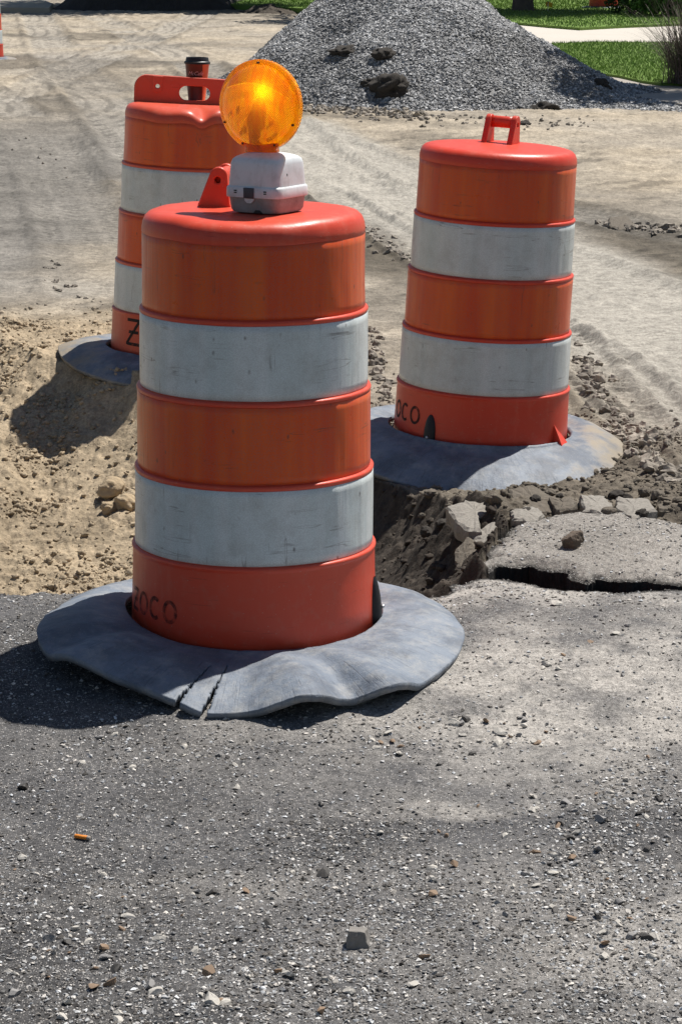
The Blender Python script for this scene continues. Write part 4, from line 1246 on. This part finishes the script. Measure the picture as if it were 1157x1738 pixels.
# ------------------------------------------------------------------ paper cup on the rear left drum
def cup():
    zt = 0.900
    X, Y = gp(333, 172, zt); 
    X = gp(334, 172, 0.9)[0]; Y = 9.20
    X = (334 - 578.5) / FPX * (Y * math.cos(PITCH) + 0.6 * math.sin(PITCH))
    root = empty('paper_cup', (X, Y, zt - 0.002), (0, math.radians(1.5), 0))
    tag(root, 'brown paper coffee cup with a black lid, behind the handle of the rear left drum', 'cup')
    t = NT('cup_paper'); c = t.coord(); sep = t.new('ShaderNodeSeparateXYZ'); t.l.new(c, sep.inputs[0])
    base = t.mix(t.ramp(sep.outputs[0], [(0.0, 0.0), (0.5, 0.0)]), (0.09, 0.016, 0.008), (0.09, 0.016, 0.008))
    side = t.ramp(t.math('MULTIPLY_ADD', sep.outputs[0], 10.0, 0.5), [(0.70, 0.0), (0.73, 1.0)])
    base = t.mix(side, (0.085, 0.014, 0.008), (0.62, 0.13, 0.04))
    MC = t.set(base, 0.45, 0.5)
    b = from_bm('cup_body', loft([(0.0, 0.030, 0.030, 2), (0.004, 0.0305, 0.0305, 2), (0.005, 0.030, 0.030, 2), (0.134, 0.0425, 0.0425, 2), (0.138, 0.0445, 0.0445, 2), (0.142, 0.0425, 0.0425, 2)], 48), MC, root); autosmooth(b, 40)
    l = from_bm('lid', loft([(0.137, 0.0455, 0.0455, 2), (0.138, 0.0468, 0.0468, 2), (0.145, 0.0465, 0.0465, 2), (0.1465, 0.0440, 0.0440, 2), (0.148, 0.0420, 0.0420, 2), (0.158, 0.0400, 0.0400, 2), (0.1605, 0.0390, 0.0390, 2), (0.1605, 0.0360, 0.0360, 2), (0.1570, 0.0345, 0.0345, 2)], 48), M_BLACK, root); autosmooth(l, 40)
    cu = bpy.data.curves.new('lettering', 'FONT'); cu.body = 'McCafé'; cu.size = 0.019; cu.shear = 0.35; cu.align_x = 'CENTER'; cu.resolution_u = 3
    tmp = bpy.data.objects.new('tmp', cu); COL.objects.link(tmp)
    dg = bpy.context.evaluated_depsgraph_get(); me = bpy.data.meshes.new_from_object(tmp.evaluated_get(dg))
    bpy.data.objects.remove(tmp)
    for v in me.vertices:
        x, y = v.co.x, v.co.y; z = 0.099 + y; r = 0.030 + 0.0125 * z / 0.134 + 0.0007
        a = x / r - 0.10
        v.co = (r * math.sin(a), -r * math.cos(a), z)
    link('lettering', me, m_simple('pink_ink', (0.80, 0.42, 0.38), 0.5, 0.05), root)
cup()

# ------------------------------------------------------------------ litter
def litter():
    X, Y, z0 = sight(139, 1426)
    root = empty('cigarette_butt', (X, Y, z0 + 0.0046), (0, 0, math.radians(-22)))
    tag(root, 'orange cigarette butt lying on the asphalt at lower left', 'cigarette butt')
    def cyl(name, x0, x1, r0, r1, mat):
        bm = bmesh.new(); rings = []
        for x, r in ((x0, r0 * 0.85), (x0 + 0.0006, r0), ((x0 + x1) / 2, (r0 + r1) / 2 * 0.97), (x1 - 0.0006, r1), (x1, r1 * 0.8)):
            rings.append([bm.verts.new((x, r * math.cos(k * math.pi / 8), r * 0.92 * math.sin(k * math.pi / 8))) for k in range(16)])
        for a, b in zip(rings[:-1], rings[1:]):
            for k in range(16): bm.faces.new((a[k], a[(k + 1) % 16], b[(k + 1) % 16], b[k]))
        bm.faces.new(rings[0]); bm.faces.new(rings[-1])
        return from_bm(name, bm, mat, root)
    cyl('filter', -0.013, 0.011, 0.0042, 0.0042, m_simple('filter_paper', (0.72, 0.24, 0.03), 0.7, 0.2, 300))
    cyl('paper_end', 0.011, 0.017, 0.0043, 0.0038, m_simple('burnt_paper', (0.35, 0.31, 0.27), 0.9, 0.5, 300))
    # green leaf scrap by the crack
    X, Y = gp(937, 990)
    bm = bmesh.new(); n = 12; top = []; bot = []
    for k in range(n):
        t = k / (n - 1); x = (t - 0.5) * 0.024; w = 0.006 * math.sin(math.pi * t) + 0.0004
        top.append((bm.verts.new((x, w, 0.004 + 0.004 * math.sin(t * 3))), bm.verts.new((x, 0, 0.002 + 0.004 * math.sin(t * 3))), bm.verts.new((x, -w, 0.004 + 0.004 * math.sin(t * 3)))))
    for a, b in zip(top[:-1], top[1:]):
        bm.faces.new((a[0], a[1], b[1], b[0])); bm.faces.new((a[1], a[2], b[2], b[1]))
    o = from_bm('leaf', bm, m_simple('leaf_green', (0.30, 0.55, 0.10), 0.5, 0.2, 200)); o.location = (X, Y, float(ground_z(X, Y)[0]) + 0.004)
    o.modifiers.new('t', 'SOLIDIFY').thickness = 0.0006
    tag(o, 'small bright green leaf lying at the edge of the crack', 'leaf')
litter()

# ------------------------------------------------------------------ gravel pile
def pile_h(X, Y):
    def cone(cx, cy, h, sl, sx=1.0, sy=1.0, rnd=0.12):
        d = np.sqrt(((X - cx) / sx) ** 2 + ((Y - cy) / sy) ** 2 + rnd * rnd)
        return h - sl * (d - rnd)
    a = cone(0.55, 24.9, 1.35, 0.88, 0.92, 1.55, 0.35)
    b = cone(0.88, 23.25, 0.86, 0.58, 1.0, 1.0, 0.45)
    c = cone(2.0, 23.3, 0.20, 0.32, 1.2, 1.0, 0.3)
    e = cone(-0.15, 23.8, 0.60, 0.60, 1.0, 1.0, 0.3)
    f = cone(2.9, 22.0, 0.05, 0.12, 1.5, 0.8, 0.4)
    k = 0.05
    st = np.stack([a, b, c, e, f]); m = st.max(0)
    z = m + k * np.log(np.exp((st - m) / k).sum(0))
    z = z + 0.075 * fbm(X, Y, 0.6, 5, 401) + 0.012 * fbm(X, Y, 0.08, 3, 405)
    return z
def gravel_pile():
    rng = np.random.default_rng(91)
    xs = np.linspace(-2.6, 5.6, 420); ys = np.linspace(20.4, 28.0, 380)
    XX, YY = np.meshgrid(xs, ys)
    Z = pile_h(XX, YY)
    Zc = np.maximum(Z, -0.16)
    V = np.stack([XX, YY, Zc], -1).reshape(-1, 3); nr, nc = XX.shape
    I = np.arange(nr * nc).reshape(nr, nc); F = np.stack([I[:-1, :-1], I[:-1, 1:], I[1:, 1:], I[1:, :-1]], -1).reshape(-1, 4)
    F = F[(V[:, 2][F] > -0.15).any(1)]
    u, inv = np.unique(F, return_inverse=True)
    nb_ = len(u)
    V0 = V[u]; C0 = np.array([0.15, 0.15, 0.15])[None] * rng.uniform(0.85, 1.15, (nb_, 1))
    # chips
    n = 230000
    X = rng.uniform(-2.2, 5.4, n); Y = 20.6 + 5.2 * rng.uniform(0, 1, n)
    z = pile_h(X, Y); g = 0.0
    k = (z > -0.02) | ((z > -0.22) & (rng.uniform(0, 1, n) < 0.10))
    X, Y, z = X[k], Y[k], z[k]
    gz = np.where(z > -0.02, z, 0.0)
    S = 0.008 + 0.013 * rng.uniform(0, 1, len(X)) ** 1.5
    t = rng.uniform(0, 1, len(X)); t = t ** 2
    C = ((0.18 + 0.46 * t) * (1 - 0.25 * sstep(0.1, 0.5, fbm(X, Y, 0.7, 4, 411))))[:, None] * np.array([1.0, 1.0, 1.0])
    me = scatter_mesh('gravel_pile', np.stack([X, Y, gz], -1), S, C, [SH_S[0], SH_S[0], SH_S[1]], rng, 0.8, 0.25)
    # join heap surface and chips into one mass
    Vc = np.empty(len(me.vertices) * 3, np.float32); me.vertices.foreach_get('co', Vc); Vc = Vc.reshape(-1, 3)
    Fc = np.empty(len(me.loops), np.int32); me.loops.foreach_get('vertex_index', Fc); Fc = Fc.reshape(-1, 3)
    Cc = np.empty(len(me.vertices) * 4, np.float32); me.color_attributes['Col'].data.foreach_get('color', Cc); Cc = Cc.reshape(-1, 4)[:, :3]
    bpy.data.meshes.remove(me)
    q = inv.reshape(-1, 4)
    Ft = np.concatenate([q[:, [0, 1, 2]], q[:, [0, 2, 3]]])
    me = np_mesh('gravel_pile', np.concatenate([V0, Vc]), np.concatenate([Ft, Fc + nb_]), False)
    set_col(me, np.concatenate([C0, Cc]))
    tag(link('gravel_pile', me, m_vcol('gravel_mat', 0.7, 90, 0.2, 0.002, 0.4)), 'big heap of crushed grey gravel behind the drums', 'gravel pile', kind='stuff')
gravel_pile()

def on_pile(x, y):
    """march the sight line to the heap"""
    a = PITCH + math.atan((y - 869.0) / FPX)
    Ys = np.linspace(20, 27, 1400); zs = CAM_H - Ys * math.tan(a)
    Xs = (x - 578.5) / FPX * (Ys * math.cos(PITCH) + (CAM_H - zs) * math.sin(PITCH))
    h = np.maximum(pile_h(Xs, Ys), 0)
    i = int(np.argmax(zs <= h))
    return Xs[i], Ys[i], float(h[i])
for i, (x, y, s, sq, lb) in enumerate([
        (663, 152, 0.155, (1.0, 1, 0.72), 'largest dark clod of earth stuck in the front of the gravel heap'),
        (632, 142, 0.085, (1.2, 1, 0.6), 'flat dark clod of earth left of the largest one on the gravel heap'),
        (655, 93, 0.10, (1.1, 1, 0.65), 'dark clod of earth midway up the gravel heap'),
        (585, 86, 0.11, (1.3, 1, 0.42), 'flat dark clod high on the left side of the gravel heap'),
        (923, 188, 0.098, (1.05, 1, 0.66), 'black rounded clod at the foot of the gravel heap above the right drum'),
        (1021, 147, 0.07, (1.0, 1, 0.9), 'small dark clod on the right flank of the gravel heap'),
        (637, 188, 0.05, (1.0, 1, 0.7), 'small dark clod at the foot of the heap below the largest clod'),
        (886, 228, 0.07, (1.0, 1, 0.75), 'dark clod on the dirt right of the right drum handle')]):
    X, Y, Z = on_pile(x, y)
    o = clod_obj('earth_clod', x, y, s, M_SOIL, lb, 'clod', 60 + i, sq, 0.6, 0.5, Z)
    o.location = (X, Y, Z + s * sq[2] * 0.25 - 0.02)

# churned dirt at the heap's foot
def foot_dirt():
    rng = np.random.default_rng(5)
    pts = []
    def band(x0, y0, x1, y1, sp, n, smin, smax):
        for _ in range(n):
            t = rng.uniform(); pts.append((x0 + (x1 - x0) * t + rng.normal(0, 8), y0 + (y1 - y0) * t + rng.normal(0, sp), rng.uniform(smin, smax)))
    band(520, 190, 730, 205, 6, 220, 0.008, 0.035)
    band(730, 205, 1000, 215, 6, 70, 0.006, 0.02)
    band(1010, 375, 1157, 395, 5, 60, 0.006, 0.03)
    band(600, 380, 700, 440, 10, 60, 0.006, 0.02)
    band(0, 215, 120, 300, 20, 25, 0.004, 0.012)
    band(60, 440, 160, 510, 12, 22, 0.004, 0.016)
    band(620, 560, 680, 720, 10, 90, 0.005, 0.022)
    band(980, 600, 1157, 790, 18, 260, 0.005, 0.024)
    W = np.array([gp(p[0], p[1]) for p in pts]); S = np.array([p[2] for p in pts])
    z = ground_z(W[:, 0], W[:, 1])
    V, F = ICO1; shapes = []
    for i in range(5):
        Q = V * (1 + 0.22 * rng.normal(size=len(V)))[:, None] * np.array([1, rng.uniform(.7, 1), rng.uniform(.5, .8)]); shapes.append((Q, F))
    C = rng.uniform(0.16, 0.36, (len(pts), 1)) * np.array([1.05, 0.93, 0.78])
    me = scatter_mesh('dirt_crumbs', np.stack([W[:, 0], W[:, 1], z], -1), S, C, shapes, rng, 0.5, 0.2)
    tag(link('dirt_crumbs', me, m_vcol('dirtcrumb_mat', 0.95, 120, 0.3, 0.002)), 'scattered crumbs of churned dirt beside the wheel tracks', 'soil', kind='stuff')
foot_dirt()
# broken slab bits on the rear dirt
slab_piece('asphalt_chunk', [(1030, 374), (1062, 370), (1082, 380), (1062, 384), (1036, 382)], 0.02, 0.05, M_SOILG, 'flat dark broken slab piece lying alone on the dirt right of the right drum', 'asphalt chunk', (0.12, 0.1))

# ------------------------------------------------------------------ lawns, driveway, pavement
def sheet(name, pts, z, mat, kind='structure', th=0.12, label=None, cat=None, plane_z=None):
    W = [gp(x, y, z) for x, y in pts]
    bm = bmesh.new(); vs = [bm.verts.new((x, y, z)) for x, y in W]
    f = bm.faces.new(vs)
    r = bmesh.ops.extrude_face_region(bm, geom=[f])
    for v in [g for g in r['geom'] if isinstance(g, bmesh.types.BMVert)]: v.co.z -= th
    bmesh.ops.triangulate(bm, faces=bm.faces[:])
    o = from_bm(name, bm, mat, smooth=False)
    tag(o, kind=kind)
    return o, W
def m_lawn():
    t = NT('lawn_mat'); c = t.coord()
    a = t.noise(c, 1.2, 5); b = t.noise(c, 18, 6, 0.75); d = t.noise(c, 60, 4, 0.7)
    base = t.mix(a, (0.13, 0.22, 0.045), (0.19, 0.28, 0.06))
    base = t.mix(t.ramp(b, [(0.35, 0.0), (0.65, 1.0)]), t.mix(0.5, base, (0.09, 0.18, 0.03)), base)
    base = t.mix(t.math('MULTIPLY', t.ramp(d, [(0.55, 0.0), (0.75, 1.0)]), 0.5), base, (0.20, 0.28, 0.08))
    return t.set(base, 0.85, 0.2, t.bump(b, 0.8, 0.03))
ML_ = m_lawn()
def m_conc():
    t = NT('concrete_mat'); c = t.coord()
    a = t.noise(c, 0.8, 5); b = t.noise(c, 14, 7, 0.75)
    base = t.mix(a, (0.50, 0.46, 0.40), (0.60, 0.56, 0.50)); base = t.mix(t.math('MULTIPLY', t.ramp(b, [(0.5, 0.0), (0.75, 1.0)]), 0.4), base, (0.36, 0.33, 0.28))
    return t.set(base, 0.85, 0.3, t.bump(b, 0.3, 0.005))
MCN = m_conc()
NEAR = [(905, 92), (937, 73.5), (1006, 70.5), (1105, 71.5), (1300, 70), (1900, 68), (1900, 205), (1400, 172), (1250, 156), (1157, 141), (1120, 141), (1090, 137), (1050, 128), (1000, 121), (960, 115), (925, 105)]
FAR = [(330, 4), (480, 12), (640, 22), (800, 33), (867, 37), (930, 43), (983, 47), (1060, 43), (1157, 39.5), (1900, 30), (2600, -60), (-300, -60), (300, -10)]
sheet('lawn', NEAR, 0.10, ML_)
sheet('lawn', FAR, 0.10, ML_)
sheet('driveway', [(600, 14), (867, 31), (930, 37), (983, 42), (1060, 38), (1157, 34), (1900, 26), (1900, 75), (1300, 77), (1105, 77), (1006, 76.5), (937, 80), (905, 98), (850, 84), (700, 60)], 0.060, MCN)
sheet('sidewalk', [(845, 90), (905, 96), (960, 106), (1000, 112), (1090, 127), (1157, 132), (1250, 150), (1400, 184), (1900, 220), (1900, 250), (1400, 208), (1250, 190), (1157, 176), (1060, 163), (980, 152), (900, 130)], 0.075, m_simple('pavement_mat', (0.34, 0.31, 0.27), 0.9, 0.35, 6, 0.4, 0.01))

def blades(name, poly, z, n, hmin, hmax, label, cols, seed, inner=None, bend=0.5, width=0.006, ylim=None):
    rng = np.random.default_rng(seed)
    W = [gp(x, y, z) for x, y in poly]
    P = np.array(W); lo = P.min(0); hi = P.max(0)
    if ylim: hi[1] = min(hi[1], ylim)
    hi[0] = min(hi[0], 8.5); lo[0] = max(lo[0], -4)
    X = rng.uniform(lo[0], hi[0], n); Y = rng.uniform(lo[1], hi[1], n)
    k = in_poly(X, Y, W); X, Y = X[k], Y[k]; n = len(X)
    h = rng.uniform(hmin, hmax, n); a = rng.uniform(0, 6.28, n); b = rng.normal(0, bend, (n, 2)) * h[:, None]
    V = np.zeros((n, 3, 3)); V[:, 0] = np.stack([X - np.cos(a) * width, Y - np.sin(a) * width, np.full(n, z - 0.01)], -1)
    V[:, 1] = np.stack([X + np.cos(a) * width, Y + np.sin(a) * width, np.full(n, z - 0.01)], -1)
    V[:, 2] = np.stack([X + b[:, 0], Y + b[:, 1], z + h], -1)
    me = np_mesh(name, V.reshape(-1, 3), np.arange(n * 3).reshape(-1, 3), False)
    C = np.array(cols[0])[None] + (np.array(cols[1]) - np.array(cols[0]))[None] * rng.uniform(0, 1, (n, 1))
    set_col(me, np.repeat(C, 3, 0))
    tag(link(name, me, m_vcol(name + '_mat', 0.7, 20, 0.2, 0.001)), label, 'grass', kind='stuff')
blades('grass', NEAR, 0.10, 90000, 0.02, 0.04, 'short green grass of the near lawn', ((0.13, 0.21, 0.04), (0.25, 0.34, 0.09)), 3)
blades('grass', FAR, 0.10, 110000, 0.02, 0.045, 'short green grass of the far lawn beyond the driveway', ((0.13, 0.21, 0.04), (0.24, 0.33, 0.09)), 4, ylim=75, width=0.012)

# ------------------------------------------------------------------ ornamental grass clump
def fountain_grass():
    rng = np.random.default_rng(17)
    X0, Y0 = gp(1172, 141, 0.10)
    n = 1000; seg = 7
    Vs = []; Fs = []; Cs = []
    for i in range(n):
        a = rng.uniform(0, 2 * math.pi); L = rng.uniform(0.45, 0.95); lean = rng.uniform(0.15, 1.15)
        bx, by = rng.normal(0, 0.09, 2)
        w = rng.uniform(0.0028, 0.0055); pts = []
        for k in range(seg + 1):
            t = k / seg; ang = lean * (0.35 + 1.15 * t)
            if k == 0: p = np.array([bx, by, 0.0])
            else: p = p + L / seg * np.array([math.sin(ang) * math.cos(a), math.sin(ang) * math.sin(a), math.cos(ang)])
            pts.append(p.copy())
        side = np.array([-math.sin(a), math.cos(a), 0.0])
        off = len(Vs)
        for k, p in enumerate(pts):
            ww = w * (1 - 0.7 * k / seg); Vs.append(p - side * ww); Vs.append(p + side * ww)
        for k in range(seg): o = off + 2 * k; Fs.append((o, o + 1, o + 3, o + 2))
        c = rng.uniform(0.6, 1.2) * (np.array([0.19, 0.14, 0.13]) if rng.uniform() < 0.6 else np.array([0.085, 0.10, 0.05]))
        Cs += [c] * (2 * seg + 2)
    me = np_mesh('ornamental_grass', np.array(Vs), np.array(Fs), False); set_col(me, np.array(Cs))
    o = link('ornamental_grass', me, m_vcol('fountain_mat', 0.7, 20, 0.2, 0.001)); o.location = (X0, Y0, 0.10)
    tag(o, 'arching purple-brown ornamental grass at the lawn edge on the right', 'ornamental grass')
fountain_grass()

# ------------------------------------------------------------------ trees and shrubs
M_LEAF = m_vcol('leaf_mat', 0.6, 12, 0.25, 0.002)
M_BARK = m_simple('bark', (0.13, 0.105, 0.085), 0.95, 0.4, 14, 0.8, 0.03)
def leaf_mass(rng, c, rad, n, leaf, clumps=18, dark=(0.03, 0.065, 0.015), light=(0.08, 0.15, 0.035)):
    cc = rng.normal(size=(clumps, 3)); cc /= np.linalg.norm(cc, axis=1)[:, None]
    cc = cc * rng.uniform(0.35, 0.85, (clumps, 1)) * np.array(rad)
    pk = rng.integers(0, clumps, n)
    d = rng.normal(size=(n, 3)); d /= np.linalg.norm(d, axis=1)[:, None]
    P = cc[pk] + d * (rng.uniform(0.2, 1, (n, 1)) ** 0.5) * np.array(rad) * 0.42 * rng.uniform(0.6, 1.2, (clumps, 1))[pk] + np.array(c)
    u = rng.normal(size=(n, 3)); u /= np.linalg.norm(u, axis=1)[:, None]
    v = np.cross(u, rng.normal(size=(n, 3))); v /= np.linalg.norm(v, axis=1)[:, None]
    s = leaf * rng.uniform(0.6, 1.4, (n, 1))
    V = np.stack([P - u * s, P + v * s * 0.5, P + u * s, P - v * s * 0.5], 1).reshape(-1, 3)
    C = np.array(dark)[None] + (np.array(light) - np.array(dark))[None] * (rng.uniform(0, 1, (clumps, 1))[pk] * 0.5 + rng.uniform(0, 0.5, (n, 1)))
    return V, np.arange(4 * n).reshape(-1, 4), np.repeat(C, 4, 0)
def limb(bm, p0, p1, r0, r1, seg=8, n=5, wob=0.1, rnd=None):
    rings = []; p0 = Vector(p0); p1 = Vector(p1); ax = (p1 - p0).normalized(); q = ax.to_track_quat('Z', 'Y')
    for k in range(n + 1):
        t = k / n; c = p0.lerp(p1, t) + Vector((rnd.uniform(-wob, wob), rnd.uniform(-wob, wob), 0)) * (math.sin(math.pi * t)); r = r0 + (r1 - r0) * t
        if k == 0: r *= 1.3
        rings.append([bm.verts.new(c + q @ Vector((r * math.cos(2 * math.pi * j / seg), r * math.sin(2 * math.pi * j / seg), 0))) for j in range(seg)])
    for a, b in zip(rings[:-1], rings[1:]):
        for j in range(seg): bm.faces.new((a[j], a[(j + 1) % seg], b[(j + 1) % seg], b[j]))
    bm.faces.new(rings[-1])
def tree(loc, H, cz, rad, n, leaf, label, seed, tr=0.12, clumps=24, group=None):
    rng = np.random.default_rng(seed); rnd = random.Random(seed)
    root = empty('leafy_tree', loc); tag(root, label, 'tree', group)
    bm = bmesh.new(); limb(bm, (0, 0, -0.1), (0.05, 0, cz), tr, tr * 0.55, 12, 7, tr * 0.5, rnd)
    for k in range(9):
        a = rnd.uniform(0, 6.28); z0 = cz * rnd.uniform(0.55, 1.0)
        limb(bm, (0.03, 0, z0), (rad[0] * 0.7 * math.cos(a), rad[1] * 0.7 * math.sin(a), z0 + rad[2] * rnd.uniform(0.2, 0.9)), tr * 0.35, tr * 0.1, 6, 4, 0.1, rnd)
    from_bm('trunk', bm, M_BARK, root)
    V, F, C = leaf_mass(rng, (0, 0, cz + rad[2] * 0.3), rad, n, leaf, clumps)
    me = np_mesh('crown', V, F, False); set_col(me, C); link('crown', me, M_LEAF, root)
def shrub(x, y, rad, n, leaf, label, seed, z0=0.1, dark=(0.025, 0.05, 0.012), light=(0.07, 0.13, 0.03), group=None):
    rng = np.random.default_rng(seed); rnd = random.Random(seed)
    X, Y = gp(x, y, z0); root = empty('shrub', (X, Y, z0)); tag(root, label, 'shrub', group)
    bm = bmesh.new()
    for k in range(6):
        a = rnd.uniform(0, 6.28); limb(bm, (0, 0, -0.05), (rad[0] * 0.6 * math.cos(a), rad[1] * 0.6 * math.sin(a), rad[2] * 1.3), 0.025, 0.008, 6, 4, 0.04, rnd)
    from_bm('stems', bm, M_BARK, root)
    V, F, C = leaf_mass(rng, (0, 0, rad[2] * 0.95), rad, n, leaf, 16, dark, light); V[:, 2] = np.maximum(V[:, 2], 0.0)
    me = np_mesh('foliage', V, F, False); set_col(me, C); link('foliage', me, M_LEAF, root)

tree((3.75, 23.7, 0.0), 5, 2.5, (1.15, 1.0, 1.0), 6500, 0.055, 'young tree standing just right of the gravel heap and sidewalk', 31, 0.05)
Xt, Yt = gp(887, 18, 0.1)
tree((Xt, Yt, 0.1), 9, 3.2, (3.6, 3.6, 2.6), 26000, 0.11, 'grey-trunked lawn tree behind the gravel heap, left of the yellow marker', 32, 0.17, 40)
tree((Xt + 6.5, Yt + 4, 0.1), 9, 3.0, (4.0, 4.0, 2.8), 26000, 0.12, 'broad tree at the far right behind the shrubs', 33, 0.2, 40)
tree((Xt - 6.0, Yt + 6, 0.1), 9, 3.0, (4.0, 4.0, 2.8), 22000, 0.12, 'broad tree on the far lawn behind the dark soil bank', 34, 0.2, 40)
shrub(1137, 27, (0.75, 0.7, 0.55), 9000, 0.035, 'bright green rounded shrub at the top right corner', 41, 0.1, (0.03, 0.08, 0.012), (0.10, 0.20, 0.035))
shrub(1072, 24, (0.55, 0.5, 0.50), 6000, 0.032, 'dark shrub between the far drum and the bright green shrub', 42)
shrub(1098, 18, (0.5, 0.5, 0.55), 6000, 0.032, 'dark shrub just left of the bright green shrub', 43)
shrub(1190, 26, (0.8, 0.7, 0.6), 7000, 0.035, 'green shrub beyond the right edge next to the bright one', 44)
# hedge row far back: closes the view above the lawn
ORD = ['first', 'second', 'third', 'fourth', 'fifth', 'sixth', 'seventh', 'eighth', 'ninth', 'tenth', 'eleventh', 'twelfth']
for i, x in enumerate(range(300, 1300, 90)):
    Xh, Yh = gp(x, -12, 0.1)
    shrub(x, -12, (1.3, 1.0, 0.9), 3500, 0.07, ORD[i] + ' dark hedge shrub from the left at the back of the lawn', 50 + i, 0.1, (0.02, 0.045, 0.012), (0.05, 0.10, 0.025), 'hedge shrubs at the back of the lawn')

def marker():
    X, Y = gp(929, 19, 0.1)
    root = empty('marker_flag', (X, Y, 0.1)); tag(root, 'small yellow marker flag on the far lawn right of the tree trunk', 'marker flag')
    bm = bmesh.new(); limb(bm, (0, 0, 0), (0, 0, 0.17), 0.006, 0.006, 6, 2, 0, random.Random(1)); from_bm('stake', bm, M_STEEL, root)
    bm = bmesh.new(); g = []
    for i in range(7):
        g.append([bm.verts.new((i * 0.020 - 0.04, 0.012 * math.sin(i * 1.2), 0.075 + j * 0.02 + 0.012 * math.sin(i * 0.8))) for j in range(5)])
    for i in range(6):
        for j in range(4): bm.faces.new((g[i][j], g[i + 1][j], g[i + 1][j + 1], g[i][j + 1]))
    o = from_bm('flag', bm, m_simple('flag_yellow', (0.85, 0.48, 0.02), 0.6, 0.1), root); o.modifiers.new('t', 'SOLIDIFY').thickness = 0.002
marker()

# ------------------------------------------------------------------ far soil banks and slab on the left
def bank(name, x0, x1, y, depth, h, col, label, seed):
    rng = np.random.default_rng(seed)
    A = gp(x0, y); B = gp(x1, y)
    xs = np.linspace(A[0] - 0.6, B[0] + 0.6, 260); ys = np.linspace(A[1] - 0.6, A[1] + depth, 90)
    XX, YY = np.meshgrid(xs, ys)
    ex = sstep(xs[0], xs[0] + 1.4, XX) * (1 - sstep(xs[-1] - 1.4, xs[-1], XX)); ey = sstep(ys[0], ys[0] + 1.3, YY) * (1 - sstep(ys[-1] - 1.5, ys[-1], YY))
    Z = h * ex * ey * (0.75 + 0.5 * fbm(XX, YY, 1.4, 4, seed)) + (0.16 * fbm(XX, YY, 0.30, 5, seed + 3, 0.65) + 0.22 * fbm(XX, YY, 0.9, 3, seed + 6)) * ex * ey - 0.10 * (1 - ex * ey)
    nr, nc = XX.shape; I = np.arange(nr * nc).reshape(nr, nc); F = np.stack([I[:-1, :-1], I[:-1, 1:], I[1:, 1:], I[1:, :-1]], -1).reshape(-1, 4)
    me = np_mesh(name, np.stack([XX, YY, Z], -1).reshape(-1, 3), F, False)
    o = link(name, me, m_simple(name + '_mat', col, 0.95, 0.5, 4, 0.8, 0.05)); tag(o, label, 'soil bank')
bank('soil_bank', 105, 390, 17, 5.0, 0.75, (0.055, 0.047, 0.042), 'long dark bank of dug soil at the far end of the dirt road', 501)
bank('soil_bank', 415, 520, 23, 3.0, 0.22, (0.075, 0.062, 0.048), 'low dark ridge of soil between the far bank and the gravel heap', 511)
sheet('concrete_slab', [(-260, 12), (84, 13), (90, 6), (60, -6), (-260, -8)], 0.09, m_simple('old_slab', (0.40, 0.36, 0.29), 0.9, 0.2, 5, 0.4, 0.01), th=0.25)
